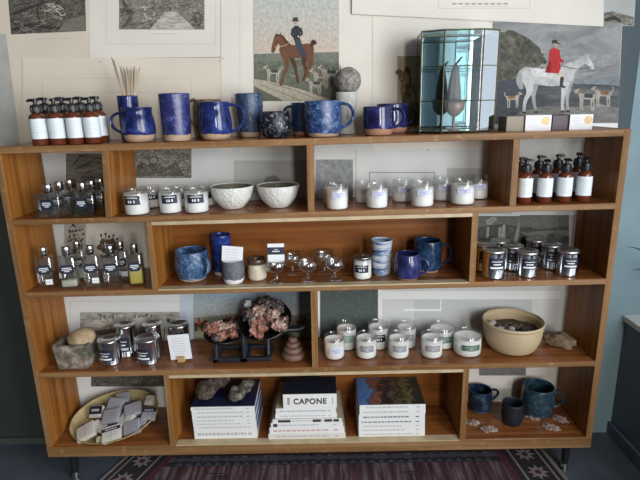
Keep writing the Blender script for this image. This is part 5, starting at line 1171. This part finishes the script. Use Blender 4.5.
for k in range(7):
    z = book('book', ['wide cream book at the bottom of the middle stack', 'white book with red spine lettering second from the bottom of the middle stack', 'white book with a black square mark on its spine in the middle stack', 'thin white book with bold dark lettering in the middle stack', 'pale narrow book fifth from the bottom of the middle stack', 'pale narrow book directly under the thick titled one', 'thick white book titled CAPONE on top of the middle stack'][k], GM, *mu[k], mv[k+1], mv[k], .020 if k < 4 else .026, (.195, .195, .19, .185, .18, .18, .118)[k],
             spine=(plain('cream_book_cover', (.66, .64, .58), .5) if k == 0 else COVW), top=COVK if k == 6 else plain('tan_book_cover', (.36, .30, .22), .5), ink=plain('red_ink', (.58, .36, .35), .7) if k == 1 else (plain('blue_grey_ink', (.45, .50, .58), .7) if k in (2, 4) else INKG), zt=z, seed=k+20, marks=(((-.47, -.41, 1),) if k == 2 else ((.08, .20, 1), (.25, .36, 1), (.38, .46, 1), (-.42, -.24, 1)) if k == 3 else ()), text='CAPONE' if k == 6 else None)
rv = [436, 431.8, 427.8, 424, 419.4, 414.2, 409.4, 404.8]
z = zb(391)
m_, n_, b_ = nt('painted_book_cover'); tc_ = n_.nodes.new('ShaderNodeTexCoord'); no_ = n_.nodes.new('ShaderNodeTexNoise'); no_.inputs['Scale'].default_value = 24; no_.inputs['Detail'].default_value = 5; no_.inputs['Distortion'].default_value = 1.0
n_.links.new(tc_.outputs['Object'], no_.inputs['Vector']); sp_ = n_.nodes.new('ShaderNodeSeparateXYZ'); n_.links.new(tc_.outputs['Object'], sp_.inputs[0])
ma_ = n_.nodes.new('ShaderNodeMath'); ma_.operation = 'MULTIPLY_ADD'; ma_.inputs[1].default_value = 4.4; ma_.inputs[2].default_value = .15; n_.links.new(sp_.outputs['X'], ma_.inputs[0])
mb_ = n_.nodes.new('ShaderNodeMath'); mb_.operation = 'MULTIPLY_ADD'; mb_.inputs[1].default_value = .7; n_.links.new(no_.outputs['Fac'], mb_.inputs[0]); n_.links.new(ma_.outputs[0], mb_.inputs[2])
r_ = ramp(n_, mb_.outputs[0], [(.04, (.06, .16, .40)), (.16, (.10, .24, .48)), (.22, (.05, .07, .12)), (.29, (.28, .10, .05)), (.38, (.03, .028, .03)), (.50, (.02, .022, .026)), (.56, (.15, .085, .06)), (.64, (.02, .024, .024)), (.78, (.17, .14, .045)), (.88, (.03, .035, .03)), (1, (.02, .025, .03))]); n_.links.new(r_.outputs['Color'], b_.inputs['Base Color']); b_.inputs['Roughness'].default_value = .35
for k in range(7):
    u0, u1 = (358.8, 424.8) if k < 5 else (359.6, 425.4)
    z = book('book', ['white book at the bottom of the right stack', 'second white book from the bottom of the right stack', 'third white book from the bottom of the right stack', 'white book with darker lettering in the middle of the right stack', 'white book with bold lettering fifth from the bottom of the right stack', 'white book just under the painted cover one', 'top book of the right stack with a dark painted cover'][k], GR, u0, u1, rv[k+1], rv[k], .026, .185, top=m_ if k == 6 else COVB, side=COVB if k == 2 else None, zt=z, seed=k+40, ink=plain('slate_ink', (.16, .18, .22), .7) if k in (3, 4) else INKG)
# two rocks on the left stack
ROCK = mottle('driftwood_rock', [(.36, (.020, .014, .011)), (.48, (.066, .045, .034)), (.60, (.13, .10, .078)), (.74, (.24, .21, .175))], 48, .9, .9)
def big_rock(pts, label, seed, m):
    bm = bmesh.new()
    P = [(py(u, v, y), r*.0037) for u, v, y, r in pts]
    o0 = P[0][0]
    n = 26
    rings = []
    for k in range(n+1):
        t = k/n*(len(P)-1); i = min(int(t), len(P)-2); f = t-i
        c = P[i][0].lerp(P[i+1][0], f)-o0; rad = P[i][1]*(1-f)+P[i+1][1]*f
        end = min(k, n-k)/3; rad *= min(1, math.sqrt(max(end, .0)+.02))
        d = (P[-1][0]-P[0][0]).normalized(); a = d.cross(Vector((0, 0, 1))).normalized(); b = a.cross(d)
        ring = []
        for q_ in range(26):
            an = 2*PI*q_/26; w = c + a*rad*math.cos(an) + b*rad*.85*math.sin(an)
            w += (w-c)*(noise.fractal(w*34+Vector((seed, seed*2, 0)), 1, 2, 4)*.40)
            ring.append(bm.verts.new(w))
        rings.append(ring)
    for a, b in zip(rings, rings[1:]):
        for q_ in range(26): bm.faces.new((a[q_], a[(q_+1) % 26], b[(q_+1) % 26], b[q_]))
    bm.faces.new(rings[0][::-1]); bm.faces.new(rings[-1]); bmesh.ops.recalc_face_normals(bm, faces=bm.faces)
    zmin = min(v.co.z for v in bm.verts)
    tag(finish('rock', bm, m, loc=(o0.x, o0.y, ZL-zmin), sharp=30), label, 'rock')
big_rock([(199, 403, .045, 4), (203, 397, .07, 8.5), (210, 390, .115, 9.5), (221, 384, .155, 7.5), (231, 381, .18, 4.5)], 'large rough brown grey rock lying left on the left book stack', 3.1, ROCK)
big_rock([(231, 402, .04, 5.5), (236, 397, .065, 7), (244, 391, .11, 6.8), (253, 384, .15, 4.5)], 'smaller pale grey rock lying right on the left book stack', 8.4, mottle('pale_driftwood', [(.36, (.026, .021, .016)), (.48, (.08, .066, .050)), (.58, (.20, .18, .145)), (.70, (.38, .36, .31))], 48, .9, .9))
# oyster shells
OYS = mottle('oyster_shell', [(.36, (.12, .075, .06)), (.48, (.30, .21, .17)), (.60, (.44, .36, .31)), (.75, (.56, .49, .44))], 55, .7, .9)
for k, (u, v, w, a, nm) in enumerate(((473, 425.6, 13, -.6, 'oyster shell lying against the divider in the lowest row'), (489.5, 432.8, 15, .15, 'oyster shell lying nearest the front edge in the lowest row'), (535, 420.6, 13.5, -.15, 'oyster shell in front of the large teal mug'), (553, 431, 14.5, -.55, 'oyster shell at the front right of the lowest row'), (561.5, 422.4, 13.5, -.8, 'oyster shell furthest to the right in the lowest row'))):
    P = pz(u, v, ztop(0, 1.5)); s = w*mpp(P)/2
    bm = rock((s, s*.60, s*.30), 50+k, .6, 1.8, 4, flat=.8); bmesh.ops.rotate(bm, verts=bm.verts, cent=(0, 0, 0), matrix=Matrix.Rotation(a, 3, 'Z'))
    tag(finish('oyster_shell', bm, OYS, loc=(P.x, P.y+s*.5, ztop(0, P.x)-.0005), sharp=25), nm, 'shell', 'oyster shells in the lowest row')

# ================================================================ GLASS DISPLAY CASE
YC = .075
zt4 = ztop(4, 1.4)
def gp(u, v, y): return py(u, v, y)
xA, xB, xC, xE = gp(420.3, 100, .082).x, gp(442.6, 100, .05).x, gp(480.6, 100, .05).x, gp(495.5, 100, .080).x
zT = gp(462, 28.5, .05).z; z0 = ztop(4, 1.42)+.0012
xo, yo = (xA+xE)/2, .12
case = thing('display_case', 'faceted glass display case with brass frame and mirrored back on the top board', 'display case', (xo, yo, z0))
plan = [(xA-xo, .082-yo), (xB-xo, .05-yo), (xC-xo, .05-yo), (xE-xo, .080-yo), (xE-xo-.012, .215-yo), (xA-xo+.012, .215-yo)]
H = zT-z0; LV = [.0035, H*.315, H*.655, H-.003]
N6 = len(plan)
bm = bmesh.new()
ctr = Vector((0, .01, 0))
for (xa, ya) in plan: tube(bm, [(xa, ya, .0), (xa, ya, H)], .0022, 8)
for zz in LV:
    for k in range(N6):
        a, b = plan[k], plan[(k+1) % N6]; tube(bm, [(a[0], a[1], zz), (b[0], b[1], zz)], .0022 if zz in (LV[0], LV[-1]) else .0014, 8)
tube(bm, [((plan[1][0]*.38+plan[2][0]*.62), plan[1][1], 0), ((plan[1][0]*.38+plan[2][0]*.62), plan[1][1], H)], .0014, 8)
finish('brass_frame', bm, BRASS, parent=case)
TEALG = thin_glass('teal_glass', (.80, .90, .90), .22)
CASEM = plain('case_mirror', (.46, .56, .56), .03, 1)
for k, nm in ((0, 'glass_door'), (1, 'glass_pane'), (2, 'glass_pane')):
    a, b = plan[k], plan[(k+1) % N6]; bm = bmesh.new()
    f = bm.faces.new([bm.verts.new(p) for p in ((a[0], a[1], .004), (b[0], b[1], .004), (b[0], b[1], H-.004), (a[0], a[1], H-.004))]); finish(nm, bm, thin_glass('silvered_glass', (.80, .88, .90), 1.5) if k == 2 else TEALG, parent=case, smooth=False)
for k in (3, 4, 5):
    a, b = plan[k], plan[(k+1) % N6]; bm = bmesh.new()
    ca = [Vector((p[0], p[1], 0)) for p in (a, b)]; n_ = (ca[1]-ca[0]).cross(Vector((0, 0, 1))).normalized()*.0008
    hexa(bm, [(c+s_*n_+Vector((0, 0, zz)))[:] for c in ca for s_ in (-1, 1) for zz in (.003, H-.003)]); f = finish('mirror_panel', bm, CASEM, parent=case, smooth=False); f['label'] = 'mirrored back panel'
for zz, nm in ((0.0012, 'base_plate'), (H-.0006, 'top_plate')):
    bm = bmesh.new(); lo = [bm.verts.new((p[0], p[1], zz)) for p in plan]; hi = [bm.verts.new((p[0], p[1], zz+.0016)) for p in plan]
    bm.faces.new(lo[::-1]); bm.faces.new(hi)
    for k in range(N6): bm.faces.new((lo[k], lo[(k+1) % N6], hi[(k+1) % N6], hi[k]))
    bmesh.ops.recalc_face_normals(bm, faces=bm.faces); finish(nm, bm, CASEM if nm == 'base_plate' else TEALG, parent=case, smooth=False)
for zz in LV[1:3]:
    bm = bmesh.new(); lo = [bm.verts.new((p[0]*.96, ctr.y+(p[1]-ctr.y)*.94, zz)) for p in plan]; hi = [bm.verts.new((v.co.x, v.co.y, zz+.002)) for v in lo]
    bm.faces.new(lo[::-1]); bm.faces.new(hi)
    for k in range(N6): bm.faces.new((lo[k], lo[(k+1) % N6], hi[(k+1) % N6], hi[k]))
    bmesh.ops.recalc_face_normals(bm, faces=bm.faces); finish('glass_shelf', bm, TEALG, parent=case, smooth=False)
# copper footed dish and draped ornament inside
q = py(455, 98.5, .12); w = 21*mpp(q)/2; hd_ = q.z-(z0+.003)
bm = bmesh.new(); lathe(bm, [(0, 0), (w*.55, 0), (w*.55, .004), (w*.10, .008), (w*.08, hd_*.42), (w*.45, hd_*.48), (w*.88, hd_*.66), (w, hd_*.96), (w*.97, hd_*.96), (w*.82, hd_*.68), (0, hd_*.52)], 36)
tag(finish('copper_dish', bm, plain('aged_copper', (.40, .24, .19), .45, .3), loc=(q.x, .12, z0+.0032)), 'copper footed dish inside the glass display case', 'dish')
q = py(455.5, 66, .125); zsh = z0+LV[1]+.0025; ho = q.z-zsh; w = 11*mpp(q)/2
bm = bmesh.new(); lathe(bm, [(0, 0), (w*1.15, 0), (w*1.2, ho*.06), (w*1.0, ho*.45), (w*.75, ho*.75), (w*.5, ho*.95), (w*.35, ho), (0, ho)], 28)
for k, v in enumerate(bm.verts): v.co.x *= 1+.10*math.sin(7*math.atan2(v.co.y, v.co.x)); v.co.y *= 1+.10*math.sin(7*math.atan2(v.co.y, v.co.x))
orn = thing('bell_ornament', 'brown pleated bell shaped ornament with a dark stem on the glass case shelf', 'ornament', (q.x, .125, zsh))
finish('pleated_body', bm, plain('dusky_brown', (.22, .165, .15), .7, var=.2, vscale=60), parent=orn)
bm = bmesh.new(); tube(bm, [(0, 0, ho*.98), (.003, 0, ho*1.08), (.012, 0, ho*1.18), (.019, 0, ho*1.26)], [.003, .003, .0035, .002], 8); finish('stem', bm, BLACK, parent=orn)

# soap boxes at the right end of the top board
SEAL = plain('gold_seal', (.46, .28, .09), .35, .3); BOXW = plain('white_carton', (.70, .70, .70), .5); KRAFT = plain('kraft_side', (.30, .26, .20), .7)
def carton(u0, u1, vt, vb, yf, depth, label, group, seal, um=None):
    A, B = py(u0, vb, yf), py(u1, vb, yf); x_ = (A.x+B.x)/2; w = (B.x-A.x)/2; zq = ztop(4, x_); hh_ = py((u0+u1)/2, vt, yf).z-zq
    o = thing('soap_carton', label, 'carton', (x_, yf, zq), group=group)
    bm = bmesh.new(); vs, fs = box(bm, -w, w, 0, depth, 0, hh_); fs[0].material_index = 1; fs[1].material_index = 2
    for k in range(4): quad(bm, -w*.75, -w*.75+w*(.7, .85, .6, .8)[k], hh_*(.74-.15*k), hh_*(.765-.15*k), -.0003, 3)
    finish('carton_body', bm, [BOXW, KRAFT, plain('plum_side', (.075, .045, .06), .5), plain('pale_blue_ink', (.50, .55, .62), .7)], parent=o, smooth=False)
    bm = bmesh.new(); cx = w*seal; cz = hh_*.62; R = hh_*.27
    for rr_, yy, mi in ((R, -.0005, 0), (R*.72, -.0008, 1), (R*.42, -.0011, 0)):
        f = bm.faces.new([bm.verts.new((cx+rr_*math.cos(2*PI*k/24), yy, cz+rr_*math.sin(2*PI*k/24))) for k in range(24)]); f.material_index = mi
    s_ = finish('seal', bm, [SEAL, plain('seal_cream', (.60, .50, .34), .6)], parent=o, smooth=False); s_['label'] = 'round gold seal'
carton(524.8, 550.6, 115.2, 131, .048, .075, 'white soap carton with a gold seal nearer the glass case', 'cartons on the top board', .55)
carton(569, 591.8, 114.4, 129.6, .048, .075, 'white soap carton with a gold seal at the right end of the top board', 'cartons on the top board', .60)
A = py(506, 131, .055); B = py(523.4, 131, .055); zq = ztop(4, A.x)
bm = bmesh.new(); box(bm, A.x, B.x, .055, .13, zq, py(515, 116.4, .055).z, bev=.001); tag(finish('soap_carton', bm, KRAFT, smooth=False), 'plain brown carton left of the white gold seal cartons', 'carton')
A = py(551.8, 130, .055); B = py(567.4, 130, .055); zq = ztop(4, A.x)
bm = bmesh.new(); box(bm, A.x, B.x, .055, .128, zq, py(560, 115.4, .055).z, bev=.001); tag(finish('soap_carton', bm, MATS['plum_side'], smooth=False), 'dark plum carton standing between the two white cartons', 'carton')

# ================================================================ SPIKY PLANT ON THE WINDOW SILL
pxp = Vector((2.225, .10, ZS))
pl = thing('potted_plant', 'dark spiky plant on the white window sill at the right edge, two leaf tips showing', 'plant', pxp)
bm = bmesh.new(); vessel(bm, [(.72, 0), (.85, .3), (.95, .8), (1, 1)], .05, .09, .005); lathe(bm, [(0, .078), (.046, .078)], 30); finish('pot', bm, plain('dark_pot', (.03, .03, .035), .5), parent=pl)
tipsp = [py(626.5, 246.6, .09), py(632, 270.5, .07)]
ends = [t - pxp for t in tipsp] + [Vector((.05, -.10, .42)), Vector((.02, .08, .40)), Vector((.03, -.16, .30)), Vector((-.01, -.02, .45))]
for t in ends:
    bm = bmesh.new(); b0 = Vector((0, 0, .075)); mid = b0.lerp(t, .55)+Vector((.01, 0, .10)); pts = []
    for k in range(15):
        s_ = k/14; pts.append(b0*(1-s_)**2+mid*2*s_*(1-s_)+t*s_*s_)
    tube(bm, pts, [.0052*(1-(k/14)**2.5)+.0006 for k in range(15)], 6, flat=.45)
    finish('leaf', bm, plain('dark_leaf', (.012, .022, .018), .45), parent=pl)

# ================================================================ LOOK
sc.view_settings.view_transform = 'Standard'; sc.view_settings.look = 'None'; sc.view_settings.gamma = 1; sc.view_settings.use_curve_mapping = False
sc.view_settings.exposure = 0.44
sc.cycles.transparent_max_bounces = 32; sc.cycles.max_bounces = 8; sc.cycles.use_denoising = True
sc.cycles.caustics_reflective = False; sc.cycles.caustics_refractive = False; sc.cycles.sample_clamp_indirect = 4
